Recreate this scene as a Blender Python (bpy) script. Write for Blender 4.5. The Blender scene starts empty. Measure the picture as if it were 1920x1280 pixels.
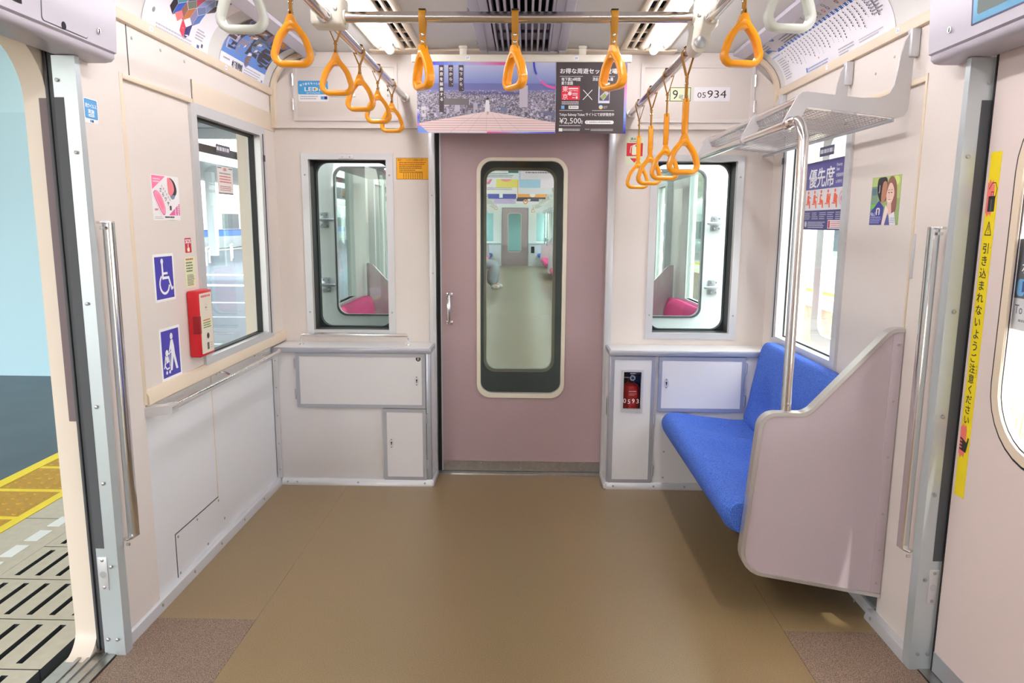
import bpy, bmesh, math, random
from mathutils import Vector, Matrix
random.seed(7)
S = bpy.context.scene
COL = S.collection
PI = math.pi

# ------------------------------------------------------------------ camera
cam_data = bpy.data.cameras.new('camera')
cam_data.sensor_width = 36.0
cam_data.lens = 25.43
cam_data.clip_start = 0.02
cam = bpy.data.objects.new('camera', cam_data)
COL.objects.link(cam)
_f = Vector((28.0, 221.0, -1356.0)).normalized()          # the car's long axis seen from the lens
_u = Vector((55.0, 8310.0, 1356.0))
_u = (_u - _f * _u.dot(_f)).normalized()
_r = _f.cross(_u)
cam.matrix_world = Matrix.Translation((0, 0, 1.36)) @ Matrix((_r, _f, _u)).to_4x4()
S.camera = cam

# ------------------------------------------------------------------ sky, sun, exposure
world = bpy.data.worlds.new('sky'); S.world = world; world.use_nodes = True
_n = world.node_tree.nodes; _bg = _n['Background']
_sky = _n.new('ShaderNodeTexSky'); _sky.sky_type = 'NISHITA'
_sky.sun_disc = False; _sky.sun_elevation = math.radians(57); _sky.sun_rotation = math.radians(165)
_sky.air_density = 1.2; _sky.dust_density = 3.0; _sky.ozone_density = 1.0
_hs = _n.new('ShaderNodeHueSaturation'); _hs.inputs['Saturation'].default_value = 0.42      # thin bright haze
world.node_tree.links.new(_sky.outputs[0], _hs.inputs['Color']); world.node_tree.links.new(_hs.outputs[0], _bg.inputs[0])
_bg.inputs[1].default_value = 2.1
sun_data = bpy.data.lights.new('sun', 'SUN'); sun_data.energy = 9.0; sun_data.angle = math.radians(0.53)
sun_data.color = (1.0, 0.95, 0.87)
sun = bpy.data.objects.new('sun', sun_data); COL.objects.link(sun)
sun.rotation_euler = Vector((-0.12, 0.45, -0.75)).to_track_quat('-Z', 'Y').to_euler()
sun.location = (6, -8, 14)
S.view_settings.view_transform = 'Standard'
S.view_settings.look = 'None'
S.view_settings.gamma = 1.0
S.view_settings.use_curve_mapping = False
S.view_settings.exposure = -0.14
TUBE = 33.0                                                # fluorescent tube brightness

# ------------------------------------------------------------------ materials
def lin(c):
    return tuple(((v / 255) / 12.92 if v / 255 <= 0.04045 else ((v / 255 + 0.055) / 1.055) ** 2.4) for v in c)
MATS = {}
def mat(name, rgb=(200, 200, 200), rough=0.5, metal=0.0, noise=None, bump=None, coat=0.0, spec=0.5):
    """noise = (scale, second rgb, contrast); bump = (scale, strength)"""
    if name in MATS: return MATS[name]
    m = bpy.data.materials.new(name); m.use_nodes = True
    nt = m.node_tree; p = nt.nodes['Principled BSDF']
    p.inputs['Base Color'].default_value = (*lin(rgb), 1)
    p.inputs['Roughness'].default_value = rough
    p.inputs['Metallic'].default_value = metal
    p.inputs['Coat Weight'].default_value = coat
    p.inputs['Specular IOR Level'].default_value = spec
    m.diffuse_color = (*lin(rgb), 1)
    if noise or bump:
        tc = nt.nodes.new('ShaderNodeTexCoord')
    if noise:
        sc, c2, con = noise
        nx = nt.nodes.new('ShaderNodeTexNoise'); nx.inputs['Scale'].default_value = sc
        nx.inputs['Detail'].default_value = 4
        nt.links.new(tc.outputs['Object'], nx.inputs['Vector'])
        rp = nt.nodes.new('ShaderNodeValToRGB')
        rp.color_ramp.elements[0].position = 0.5 - con; rp.color_ramp.elements[1].position = 0.5 + con
        rp.color_ramp.elements[0].color = (*lin(rgb), 1); rp.color_ramp.elements[1].color = (*lin(c2), 1)
        nt.links.new(nx.outputs['Fac'], rp.inputs['Fac'])
        nt.links.new(rp.outputs['Color'], p.inputs['Base Color'])
    if bump:
        nb = nt.nodes.new('ShaderNodeTexNoise'); nb.inputs['Scale'].default_value = bump[0]
        nb.inputs['Detail'].default_value = 3
        nt.links.new(tc.outputs['Object'], nb.inputs['Vector'])
        b = nt.nodes.new('ShaderNodeBump'); b.inputs['Strength'].default_value = bump[1]
        b.inputs['Distance'].default_value = 0.004
        nt.links.new(nb.outputs['Fac'], b.inputs['Height'])
        nt.links.new(b.outputs['Normal'], p.inputs['Normal'])
    MATS[name] = m
    return m
def emit(name, rgb, strength):
    if name in MATS: return MATS[name]
    m = bpy.data.materials.new(name); m.use_nodes = True
    nt = m.node_tree; nt.nodes.clear()
    e = nt.nodes.new('ShaderNodeEmission'); o = nt.nodes.new('ShaderNodeOutputMaterial')
    e.inputs[0].default_value = (*lin(rgb), 1); e.inputs[1].default_value = strength
    nt.links.new(e.outputs[0], o.inputs[0]); MATS[name] = m
    return m
def glass_mat(name, tint=(250, 253, 252), ior=1.45):
    if name in MATS: return MATS[name]
    m = bpy.data.materials.new(name); m.use_nodes = True
    nt = m.node_tree; nt.nodes.clear()
    t = nt.nodes.new('ShaderNodeBsdfTransparent'); t.inputs[0].default_value = (*lin(tint), 1)
    g = nt.nodes.new('ShaderNodeBsdfGlossy'); g.inputs['Roughness'].default_value = 0.0
    lw_ = nt.nodes.new('ShaderNodeLayerWeight'); pw = nt.nodes.new('ShaderNodeMath'); pw.operation = 'POWER'; pw.inputs[1].default_value = 4.5
    fr = nt.nodes.new('ShaderNodeMath'); fr.operation = 'MULTIPLY_ADD'; fr.inputs[1].default_value = 0.85; fr.inputs[2].default_value = 0.03
    nt.links.new(lw_.outputs['Facing'], pw.inputs[0]); nt.links.new(pw.outputs[0], fr.inputs[0])
    mx = nt.nodes.new('ShaderNodeMixShader'); o = nt.nodes.new('ShaderNodeOutputMaterial')
    nt.links.new(fr.outputs[0], mx.inputs[0]); nt.links.new(t.outputs[0], mx.inputs[1])
    nt.links.new(g.outputs[0], mx.inputs[2]); nt.links.new(mx.outputs[0], o.inputs[0])
    MATS[name] = m
    return m
def ink(rgb, rough=0.4):
    return mat('ink_%d_%d_%d' % tuple(rgb), rgb, rough)

WALL = mat('wall_laminate', (229, 219, 211), 0.38, noise=(260, (225, 215, 207), 0.2))
WALLLO = mat('lower_wall_laminate', (231, 230, 231), 0.32, noise=(260, (227, 226, 227), 0.2))
CREAM = mat('cream_moulding', (226, 208, 184), 0.45)
CEIL = mat('ceiling_panel', (222, 219, 215), 0.5)
PLASTIC = mat('ivory_plastic', (226, 220, 204), 0.3)
ALU = mat('painted_aluminium', (196, 200, 206), 0.32, 0.6)
ALUW = mat('satin_aluminium', (214, 214, 216), 0.35, 0.35)
STEEL = mat('brushed_steel', (178, 176, 172), 0.33, 0.9, noise=(40, (160, 156, 150), 0.3))
CHROME = mat('chrome', (232, 230, 230), 0.14, 1.0)
POST = mat('satin_post_steel', (200, 209, 212), 0.34, 0.45)
HEADER = mat('header_grey_plastic', (186, 180, 190), 0.36)
RUBBER = mat('dark_rubber', (58, 58, 60), 0.55)
BLACK = mat('black_rubber', (22, 22, 24), 0.5)
GUARD = mat('finger_guard_rubber', (78, 80, 84), 0.6)
MAUVE = mat('mauve_laminate', (180, 156, 158), 0.28, noise=(500, (174, 150, 152), 0.15))
MAUVEL = mat('partition_laminate', (194, 180, 185), 0.18, noise=(500, (187, 173, 178), 0.15))
ORANGE = mat('orange_plastic', (252, 164, 10), 0.28, coat=0.3)
STRAP = mat('ochre_strap', (178, 122, 18), 0.5, bump=(400, 0.2))
WHITEP = mat('white_plastic', (226, 230, 220), 0.25, coat=0.3)
GLASS = glass_mat('window_glass')
GLASSG = glass_mat('tinted_glass', (240, 246, 244))
BLUE = mat('blue_velour', (38, 78, 180), 0.85, noise=(230, (86, 128, 214), 0.17), bump=(200, 1.0))
PINK = mat('pink_velour', (206, 46, 108), 0.85, noise=(230, (226, 80, 140), 0.14), bump=(260, 0.7))
RED = mat('red_plastic', (206, 26, 40), 0.35)
SCREW = mat('screw_steel', (176, 174, 172), 0.35, 0.8)
DARK = mat('dark_void', (18, 18, 20), 0.8)

# ------------------------------------------------------------------ mesh building
WPOS = {}
class MB:
    def __init__(self): self.bm = bmesh.new(); self.mats = []
    def mi(self, m):
        if m not in self.mats: self.mats.append(m)
        return self.mats.index(m)
    def box(self, x0, x1, y0, y1, z0, z1, m, bev=0.0, seg=2):
        bm = self.bm; k = self.mi(m)
        x0, x1 = sorted((x0, x1)); y0, y1 = sorted((y0, y1)); z0, z1 = sorted((z0, z1))
        v = [bm.verts.new(p) for p in ((x0,y0,z0),(x1,y0,z0),(x1,y1,z0),(x0,y1,z0),(x0,y0,z1),(x1,y0,z1),(x1,y1,z1),(x0,y1,z1))]
        fs = [bm.faces.new([v[i] for i in q]) for q in ((3,2,1,0),(4,5,6,7),(0,1,5,4),(1,2,6,5),(2,3,7,6),(3,0,4,7))]
        for f in fs: f.material_index = k
        if bev > 0:
            es = {e for f in fs for e in f.edges}
            r = bmesh.ops.bevel(bm, geom=list(es), offset=bev, segments=seg, profile=0.5, affect='EDGES')
            for f in r['faces']: f.material_index = k
        return self
    def tube(self, pts, r, m, seg=12, closed=False, caps=True, flat=None, up=None):
        """sweep a circle (or, with flat=(a,b), a rounded a x b section) along pts"""
        bm = self.bm; k = self.mi(m); pts = [Vector(p) for p in pts]; n = len(pts)
        rings = []; nrm = None
        for i, p in enumerate(pts):
            if closed: t = (pts[(i+1) % n] - pts[i-1])
            else: t = pts[min(i+1, n-1)] - pts[max(i-1, 0)]
            t.normalize()
            if up is not None:
                nrm = Vector(up); nrm = (nrm - t * nrm.dot(t)).normalized()
            elif nrm is None:
                a = Vector((0,0,1)) if abs(t.z) < 0.9 else Vector((1,0,0))
                nrm = (a - t * a.dot(t)).normalized()
            else:
                nrm = (nrm - t * nrm.dot(t)).normalized()
            b = t.cross(nrm)
            rr = r[i] if isinstance(r, (list, tuple)) else r
            ring = []
            for j in range(seg):
                a = 2 * PI * j / seg
                if flat:
                    ca, sa = math.cos(a), math.sin(a); e = 0.5
                    ring.append(bm.verts.new(p + nrm * (flat[0] * math.copysign(abs(ca) ** e, ca)) + b * (flat[1] * math.copysign(abs(sa) ** e, sa))))
                else:
                    ring.append(bm.verts.new(p + nrm * (rr * math.cos(a)) + b * (rr * math.sin(a))))
            rings.append(ring)
        m_ = n if closed else n - 1
        for i in range(m_):
            A, B = rings[i], rings[(i+1) % n]
            for j in range(seg):
                f = bm.faces.new((A[j], A[(j+1) % seg], B[(j+1) % seg], B[j])); f.material_index = k; f.smooth = True
        if caps and not closed:
            f = bm.faces.new(list(reversed(rings[0]))); f.material_index = k
            f = bm.faces.new(rings[-1]); f.material_index = k
        return self
    def cyl(self, p0, p1, r, m, seg=16, r1=None):
        return self.tube([p0, p1], [r, r if r1 is None else r1], m, seg)
    def prism(self, outer, axis, a, b, m, holes=(), mside=None):
        """polygon (with holes) in the plane across `axis`, extruded from a to b"""
        bm = self.bm; k = self.mi(m); ks = self.mi(mside) if mside else k
        def P(u, v, w): return {'x': (w, u, v), 'y': (u, w, v), 'z': (u, v, w)}[axis]
        va = []; edges = []
        for loop in [outer] + list(holes):
            vs = [bm.verts.new(P(u, v, a)) for u, v in loop]; va.append(vs)
            for i in range(len(vs)): edges.append(bm.edges.new((vs[i-1], vs[i])))
        if holes: r = bmesh.ops.triangle_fill(bm, edges=edges, use_beauty=True)['geom']
        else: r = [bm.faces.new(va[0])]
        fa = [g for g in r if isinstance(g, bmesh.types.BMFace)]
        mp = {}
        for loop in va:
            for v in loop:
                q = list(v.co); q[{'x':0,'y':1,'z':2}[axis]] = b; mp[v] = bm.verts.new(q)
        for f in fa:
            f.material_index = k
            g = bm.faces.new([mp[v] for v in reversed(f.verts)]); g.material_index = k
        for loop in va:
            for i in range(len(loop)):
                g = bm.faces.new((loop[i-1], loop[i], mp[loop[i]], mp[loop[i-1]])); g.material_index = ks
        return self
    def grid(self, rows, m, closed=False, flip=False):
        bm = self.bm; k = self.mi(m)
        V = [[bm.verts.new(p) for p in r] for r in rows]
        for i in range(len(V) - 1):
            n = len(V[i])
            for j in range(n if closed else n - 1):
                f = bm.faces.new((V[i][j], V[i][(j+1) % n], V[i+1][(j+1) % n], V[i+1][j])); f.material_index = k; f.smooth = True
        return V
    def ball(self, c, r, m, u=12, v=8, scale=(1,1,1)):
        k = self.mi(m); n0 = len(self.bm.faces)
        d = bmesh.ops.create_uvsphere(self.bm, u_segments=u, v_segments=v, radius=r)
        for w in d['verts']:
            w.co = Vector((w.co.x*scale[0]+c[0], w.co.y*scale[1]+c[1], w.co.z*scale[2]+c[2]))
            for f in w.link_faces: f.material_index = k; f.smooth = True
        return self
    def screw(self, p, n, r=0.005, m=None):
        p = Vector(p); n = Vector(n).normalized()
        return self.tube([p, p + n*0.0018, p + n*0.003], [r, r, r*0.45], m or SCREW, 8)
    def each(self, name, parent, label=None, angle=35):
        """build every separate piece as a part of its own; pieces that touch stay together"""
        bm = self.bm; bm.verts.index_update(); seen = {}; boxes = []
        for v in bm.verts:
            if v in seen: continue
            k = len(boxes); stack = [v]; seen[v] = k; lo = v.co.copy(); hi = v.co.copy()
            while stack:
                w = stack.pop()
                for i in range(3): lo[i] = min(lo[i], w.co[i]); hi[i] = max(hi[i], w.co[i])
                for e in w.link_edges:
                    q = e.other_vert(w)
                    if q not in seen: seen[q] = k; stack.append(q)
            boxes.append((lo, hi))
        root = list(range(len(boxes)))
        def find(a):
            while root[a] != a: a = root[a]
            return a
        for a in range(len(boxes)):
            for b in range(a):
                if all(boxes[a][0][i] < boxes[b][1][i]+0.0015 and boxes[b][0][i] < boxes[a][1][i]+0.0015 for i in range(3)): root[find(a)] = find(b)
        ids = {}
        for v in bm.verts: ids.setdefault(find(seen[v]), []).append(v.index)
        out = []
        for k, keep in ids.items():
            q = MB(); q.mats = list(self.mats); q.bm = bm.copy(); keep = set(keep); q.bm.verts.index_update()
            bmesh.ops.delete(q.bm, geom=[v for v in q.bm.verts if v.index not in keep], context='VERTS')
            out.append(q.build(name, parent, label, angle=angle))
        bm.free(); return out
    def build(self, name, parent=None, label=None, cat=None, group=None, kind=None, angle=35, recalc=True):
        bm = self.bm
        if recalc: bmesh.ops.recalc_face_normals(bm, faces=bm.faces)
        xs = [v.co for v in bm.verts]
        mn = Vector((min(v.x for v in xs), min(v.y for v in xs), min(v.z for v in xs)))
        mx = Vector((max(v.x for v in xs), max(v.y for v in xs), max(v.z for v in xs)))
        o = Vector(((mn.x+mx.x)/2, (mn.y+mx.y)/2, mn.z))
        for v in xs: v -= o
        me = bpy.data.meshes.new(name); bm.to_mesh(me); bm.free()
        for m in self.mats: me.materials.append(m)
        me.shade_smooth(); me.set_sharp_from_angle(angle=math.radians(angle))
        ob = bpy.data.objects.new(name, me); COL.objects.link(ob)
        if parent:
            ob.parent = parent; ob.location = o - WPOS[parent.name]
        else: ob.location = o
        WPOS[ob.name] = o
        tag(ob, label, cat, group, kind)
        return ob
def tag(o, label=None, cat=None, group=None, kind=None):
    if label: o['label'] = label
    if cat: o['category'] = cat
    if group: o['group'] = group
    if kind: o['kind'] = kind
    return o
def empty(name, loc, label, cat, group=None):
    o = bpy.data.objects.new(name, None); COL.objects.link(o); o.location = loc
    o.empty_display_size = 0.05; WPOS[o.name] = Vector(loc)
    return tag(o, label, cat, group)
def copy_tree(o, parent=None):
    c = o.copy(); COL.objects.link(c)
    if parent: c.parent = parent
    for ch in list(o.children): copy_tree(ch, c)
    return c
def st(mb, name, **k): return mb.build(name, kind='structure', **k)
def rrect(u0, v0, u1, v1, r, n=8, rb=None):
    rb = r if rb is None else rb; P = []
    for cu, cv, a0, q in ((u1-rb, v0+rb, -90, rb), (u1-r, v1-r, 0, r), (u0+r, v1-r, 90, r), (u0+rb, v0+rb, 180, rb)):
        for i in range(n+1):
            a = math.radians(a0 + 90*i/n); P.append((cu + q*math.cos(a), cv + q*math.sin(a)))
    return P
def rect(u0, v0, u1, v1): return [(u0,v0),(u1,v0),(u1,v1),(u0,v1)]
def ellipse(cu, cv, ru, rv=None, n=20, a0=0, a1=360):
    rv = ru if rv is None else rv
    full = abs(a1-a0) >= 360; k = n if full else n+1
    return [(cu+ru*math.cos(math.radians(a0+(a1-a0)*i/n)), cv+rv*math.sin(math.radians(a0+(a1-a0)*i/n))) for i in range(k)]

# ------------------------------------------------------------------ printed sheets
_TC = {}
def glyphs(s, bold):
    key = (s, bold)
    if key in _TC: return _TC[key]
    c = bpy.data.curves.new('lettering', 'FONT'); c.body = s; c.size = 1.0; c.resolution_u = 2; c.offset = bold
    o = bpy.data.objects.new('lettering', c); COL.objects.link(o)
    bpy.context.view_layer.update()
    me = bpy.data.meshes.new_from_object(o.evaluated_get(bpy.context.evaluated_depsgraph_get()))
    vs = [(v.co.x, v.co.y) for v in me.vertices]; fs = [tuple(p.vertices) for p in me.polygons]
    bpy.data.objects.remove(o); bpy.data.curves.remove(c); bpy.data.meshes.remove(me)
    _TC[key] = (vs, fs); return vs, fs
class Sheet:
    """a printed sheet w x h: everything is laid out in its own (u, v) and then mapped onto the surface it lies on"""
    def __init__(self, w, h, paper=(245,245,245), r=0.0, thick=0.001, paper_mat=None, bare=False):
        self.w, self.h = w, h; self.mb = MB(); self.L = 0; self.thick = thick
        pm = paper_mat or ink(paper)
        out = rrect(0, 0, w, h, r, 4) if r else rect(0, 0, w, h)
        if not bare: self.mb.prism(out, 'z', 0, thick, pm)
    def top(self):
        self.L += 1; return self.thick + 0.0001 + 0.00002*self.L
    def poly(self, pts, c, z=None):
        k = self.mb.mi(c if not isinstance(c, tuple) else ink(c)); z = self.top() if z is None else z
        vs = [self.mb.bm.verts.new((u, v, z)) for u, v in pts]
        f = self.mb.bm.faces.new(vs); f.material_index = k
        f.normal_update()
        if f.normal.z < 0: f.normal_flip()
        return self
    def rect(self, u0, v0, u1, v1, c, z=None): return self.poly(rect(u0, v0, u1, v1), c, z)
    def rr(self, u0, v0, u1, v1, r, c): return self.poly(rrect(u0, v0, u1, v1, r, 5), c)
    def disc(self, u, v, r, c, rv=None, n=18): return self.poly(ellipse(u, v, r, rv, n), c)
    def ring(self, u, v, r0, r1, c, a0=0, a1=360, n=24):
        z = self.top(); st_ = (a1-a0)/n
        for i in range(n):
            a, b = math.radians(a0+st_*i), math.radians(a0+st_*(i+1))
            self.poly([(u+r0*math.cos(a), v+r0*math.sin(a)), (u+r1*math.cos(a), v+r1*math.sin(a)), (u+r1*math.cos(b), v+r1*math.sin(b)), (u+r0*math.cos(b), v+r0*math.sin(b))], c, z)
        return self
    def line(self, pts, wd, c):
        z = self.top()
        for (a, b) in zip(pts, pts[1:]):
            z += 0.000004
            a = Vector(a); b = Vector(b); d = (b-a).normalized(); n = Vector((-d.y, d.x))*wd/2; e = d*wd*0.3
            self.poly([tuple(a-e+n), tuple(a-e-n), tuple(b+e-n), tuple(b+e+n)], c, z)
        return self
    def text(self, s, u, v, size, c, align='l', bold=0.0, sx=1.0, rot=0.0, fit=None):
        vs, fs = glyphs(s, 0.0)
        if not vs: return self
        x0 = min(p[0] for p in vs); x1 = max(p[0] for p in vs)
        if fit: sx = fit/((x1-x0)*size)
        off = {'l': x0, 'c': (x0+x1)/2, 'r': x1}[align]
        k = self.mb.mi(ink(c)); z = self.top(); ca, sa = math.cos(rot), math.sin(rot)
        # heavier strokes: the same letters struck again a hair to each side
        for n, (dx, dy) in enumerate([(0, 0)] if bold <= 0 else [(-1, -0.6), (1, -0.6), (-1, 0.6), (1, 0.6)]):
            nv = []
            for (x, y) in vs:
                a, b = (x-off+dx*bold)*size*sx, (y+dy*bold)*size
                nv.append(self.mb.bm.verts.new((u+a*ca-b*sa, v+a*sa+b*ca, z+n*0.00002)))
            for f in fs:
                g = self.mb.bm.faces.new([nv[i] for i in f]); g.material_index = k; g.normal_update()
                if g.normal.z < 0: g.normal_flip()
        return self
    def vtext(self, s, u, v, size, c, step=1.1, bold=0.0, sx=1.0):
        for i, ch in enumerate(s):
            if ch in '、。': self.text(ch, u+size*0.25, v-size*step*i+size*0.35, size, c, 'l', bold)
            elif ch != ' ': self.text(ch, u, v-size*step*i, size, c, 'c', bold, sx)
        return self
    def lines(self, u0, u1, v, n, dv, wd, c, ragged=0.25, align='l'):
        """rows of fine print too small to read: broken dashes"""
        z = self.top(); rnd = random.Random(int(u0*9999)+n*31+int(v*7777))
        for i in range(n):
            e = u1-(u1-u0)*rnd.random()*ragged; u = u0
            while u < e:
                l = wd*(0.7+rnd.random()*1.4)
                self.rect(u, v-dv*i, min(u+l, e), v-dv*i+wd, c, z); u += l+wd*0.35
        return self
    def place(self, fn, name, cuts=0, **k):
        bm = self.mb.bm
        if cuts:
            for i in range(1, cuts):
                g = list(bm.verts)+list(bm.edges)+list(bm.faces)
                bmesh.ops.bisect_plane(bm, geom=g, plane_co=(0, self.h*i/cuts, 0), plane_no=(0, 1, 0))
        for v in bm.verts: v.co = fn(v.co.x, v.co.y, v.co.z)
        return self.mb.build(name, recalc=False, **k)
def on(O, U, V, N):
    O, U, V, N = Vector(O), Vector(U), Vector(V), Vector(N)
    return lambda u, v, h: O + U*u + V*v + N*h
def on_left(y0, z0, x=-1.30): return on((x, y0, z0), (0,1,0), (0,0,1), (1,0,0))
def on_right(y0, z0, x=1.25): return on((x, y0, z0), (0,-1,0), (0,0,1), (-1,0,0))
def on_end(x0, z0, y=3.8): return on((x0, y, z0), (1,0,0), (0,0,1), (0,-1,0))

# ================================================================== THE CAR BODY (metres; x right, y along the car, z up; floor at 0)
XL, XR, YE, ZC = -1.30, 1.25, 3.80, 2.20        # side walls, end wall, ceiling
FLOOR = mat('brown_linoleum', (146, 123, 88), 0.30, noise=(300, (126, 105, 73), 0.12))
SPECK = mat('speckled_anti_slip', (158, 134, 114), 0.6, noise=(400, (84, 68, 56), 0.09))
st(MB().box(-0.925, 0.885, -3.2, 3.86, -0.06, 0, FLOOR), 'floor')
st(MB().box(-1.42, -0.9258, 2.3018, 3.86, -0.06, 0, FLOOR), 'floor_left_aisle')
st(MB().box(0.8858, 1.40, 2.2868, 3.86, -0.06, 0, FLOOR), 'floor_right_aisle')
st(MB().box(-1.285, -0.9258, -3.2, 2.301, -0.06, 0.0005, SPECK), 'floor_left_doorway')
st(MB().box(0.8858, 1.225, -3.2, 2.286, -0.06, 0.0005, SPECK), 'floor_right_doorway')
sm = MB().box(-1.43, -1.29, 0.78, 2.085, -0.05, 0.004, STEEL)
for x in (-1.395, -1.365, -1.33): sm.box(x, x+0.012, 0.79, 2.08, 0.004, 0.009, STEEL)
st(sm, 'trim_1_left_sill')
sm = MB().box(1.228, 1.40, 0.78, 2.085, -0.05, 0.004, STEEL)
sm.box(1.305, 1.313, 0.79, 2.08, 0.004, 0.008, DARK)
st(sm, 'trim_2_right_sill')

# side walls: inner lining with the window openings, outer skin with the rounded doorways
WIN_L = rect(2.865, 0.785, 3.615, 1.80); WIN_R = rect(2.90, 0.785, 3.63, 1.80)
w = MB().prism(rect(2.36, 0.76, YE, 2.02), 'x', XL-0.02, XL, WALL, [WIN_L]); st(w, 'wall_left')
w = MB().prism(rect(2.36, 0.0, YE, 0.76), 'x', XL-0.02, XL, WALLLO); st(w, 'wall_left_lower')
w = MB().prism(rect(2.36, 0.0, YE, 2.02), 'x', XR, XR+0.02, WALL, [WIN_R]); st(w, 'wall_right')
st(MB().box(XL-0.02, XL+0.012, 2.10, 2.36, 0, 2.02, WALL), 'wall_left_pillar')
st(MB().box(XR-0.022, XR+0.02, 2.10, 2.36, 0, 2.02, WALL), 'wall_right_pillar')
DOOR_L = rrect(0.74, 0.003, 2.098, 1.86, 0.17, 8, rb=0.075)
SKIN = mat('cream_body_skin', (228, 214, 198), 0.4)
w = MB().prism(rect(-3.2, -0.4, YE+0.1, 2.3), 'x', -1.425, -1.357, SKIN, [DOOR_L, rect(2.85, 0.77, 3.62, 1.82)]); st(w, 'wall_left_outer')
w = MB().prism(rect(-3.2, -0.4, YE+0.1, 2.3), 'x', 1.345, 1.40, SKIN, [rect(0.74, -0.055, 2.085, 2.12), rect(2.88, 0.77, 3.65, 1.82)]); st(w, 'wall_right_outer')
st(MB().box(XL-0.02, XL, -3.2, 0.76, 0, 2.02, WALL), 'wall_left_fore')
st(MB().box(XR, XR+0.02, -3.2, 0.76, 0, 2.02, WALL), 'wall_right_fore')
st(MB().box(-1.42, 1.40, -3.26, -3.2, 0, 2.3, WALL), 'wall_fore')
# end wall with two windows and the gangway doorway
EW_L = rect(-1.127, 0.794, -0.727, 1.678); EW_R = rect(0.665, 0.794, 1.067, 1.678)
DW = [(-0.475, -0.001), (-0.475, 1.87), (0.42, 1.87), (0.42, -0.001)]
outer = [(-1.42, 0), (-0.475, 0), (-0.475, 1.87), (0.42, 1.87), (0.42, 0), (1.40, 0), (1.40, 2.3), (-1.42, 2.3)]
w = MB().prism(outer, 'y', YE, YE+0.02, WALL, [EW_L, EW_R]); st(w, 'wall_end')
w = MB().prism(outer, 'y', YE+0.105, YE+0.14, RUBBER, [rrect(-1.121, 0.800, -0.733, 1.671, 0.06), rrect(0.671, 0.800, 1.062, 1.671, 0.06)]); st(w, 'wall_end_outer')
w = MB()
for h in (EW_L, EW_R):
    (a, b), (c, d) = h[0], h[2]
    w.prism(rect(a-0.015, b-0.015, c+0.015, d+0.015), 'y', YE+0.02, YE+0.105, RUBBER, [h])
st(w, 'trim_3_window_reveals')
# slightly proud panel over the end wall
st(MB().prism([(-1.30, 1.832), (1.25, 1.832), (1.25, 2.02), (1.05, 2.199), (-1.10, 2.199), (-1.30, 2.02)], 'y', YE-0.022, YE-0.001, WALL), 'wall_end_upper')

# ceiling with recesses for lamps, vents and the air outlet
def zr(x0, x1, y0, y1): return rect(x0, y0, x1, y1)
LAMPS = [(-0.735, -0.565), (0.495, 0.665)]
VENTS = [(-0.618, -0.528), (0.458, 0.548)]
holes = [zr(-0.735, -0.637, -3.1, 3.735), zr(0.567, 0.665, -3.1, 3.735)]
LX = [(-0.745, -0.632), (0.562, 0.675)]
VX = [(-0.612, -0.522), (0.452, 0.542)]
holes = [zr(a, b, -3.1, 3.73) for a, b in LX] + [zr(a, b, -3.1, 3.66) for a, b in VX] + [zr(-0.205, 0.150, -3.1, 3.69)]
st(MB().prism(rect(-1.11, -3.2, 1.06, YE), 'z', ZC, ZC+0.02, CEIL, holes), 'ceiling')
st(MB().box(-1.42, 1.40, -3.2, YE+0.1, 2.30, 2.34, CEIL), 'ceiling_roof')
def cove_pt(side, a, r=0.0):
    """a: 0 at the wall, 90 at the ceiling"""
    a = math.radians(a); cx = -1.10 if side < 0 else 1.05
    return (cx + side*(0.20-r)*math.cos(a), 2.0 + (0.20-r)*math.sin(a))
for side, nm in ((-1, 'left'), (1, 'right')):
    inn = [cove_pt(side, a) for a in range(0, 91, 6)]; out = [cove_pt(side, a, -0.02) for a in range(90, -1, -6)]
    st(MB().prism(inn+out, 'y', -3.2, YE, CEIL), 'ceiling_cove_'+nm, angle=50)
    x = XL if side < 0 else XR
    m = MB().box(x-side*0.016, x+side*0.02, 2.15, YE-0.02, 1.985, 2.022, CREAM, 0.004)
    st(m, 'trim_4_cornice_'+nm)
    e = -1.095 if side < 0 else 1.045
    m = MB().prism([(e-side*0.035, 2.199), (e-side*0.035, 2.182), (e+side*0.018, 2.166), (e+side*0.03, 2.172), (e+side*0.03, 2.199)], 'y', -3.2, YE-0.03, HEADER)
    st(m, 'trim_5_ceiling_rail_'+nm)
    # arched end of the cove against the end wall
    arc = [cove_pt(side, a, 0.004) for a in range(0, 91, 6)]; arc2 = [cove_pt(side, a, 0.026) for a in range(90, -1, -6)]
    m = MB().prism(arc+arc2, 'y', YE-0.045, YE-0.022, CREAM); m.box(x-side*0.004, x-side*0.024, YE-0.045, YE-0.022, 1.83, 2.0, CREAM)
    st(m, 'trim_6_cove_arch_'+nm, angle=50)

# mouldings round the wall panels
m = MB()
m.box(XL, XL+0.014, 2.352, 2.374, 0.742, 1.824, CREAM, 0.003)
m.box(XL, XL+0.014, 2.374, 2.862, 1.806, 1.824, CREAM, 0.003)
st(m, 'trim_7_left_panel_moulding')
m = MB().prism([(XL, 0.735), (XL+0.014, 0.735), (XL+0.02, 0.742), (XL+0.02, 0.77), (XL+0.008, 0.79), (XL, 0.79)], 'y', 2.374, 3.62, CREAM)
m.prism([(XL, 0.735), (XL+0.014, 0.735), (XL+0.02, 0.742), (XL+0.02, 0.77), (XL+0.008, 0.79), (XL, 0.79)], 'y', 3.62, YE, CREAM)
st(m, 'trim_8_left_sill_moulding')
m = MB()
m.box(XR, XR-0.012, 2.352, 2.372, 1.04, 1.824, CREAM, 0.003); m.box(XR, XR-0.012, 2.372, 3.79, 1.806, 1.824, CREAM, 0.003)
m.box(XR-0.0215, XR-0.0255, 2.346, 2.357, 1.035, 1.824, CREAM, 0.001)
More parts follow.
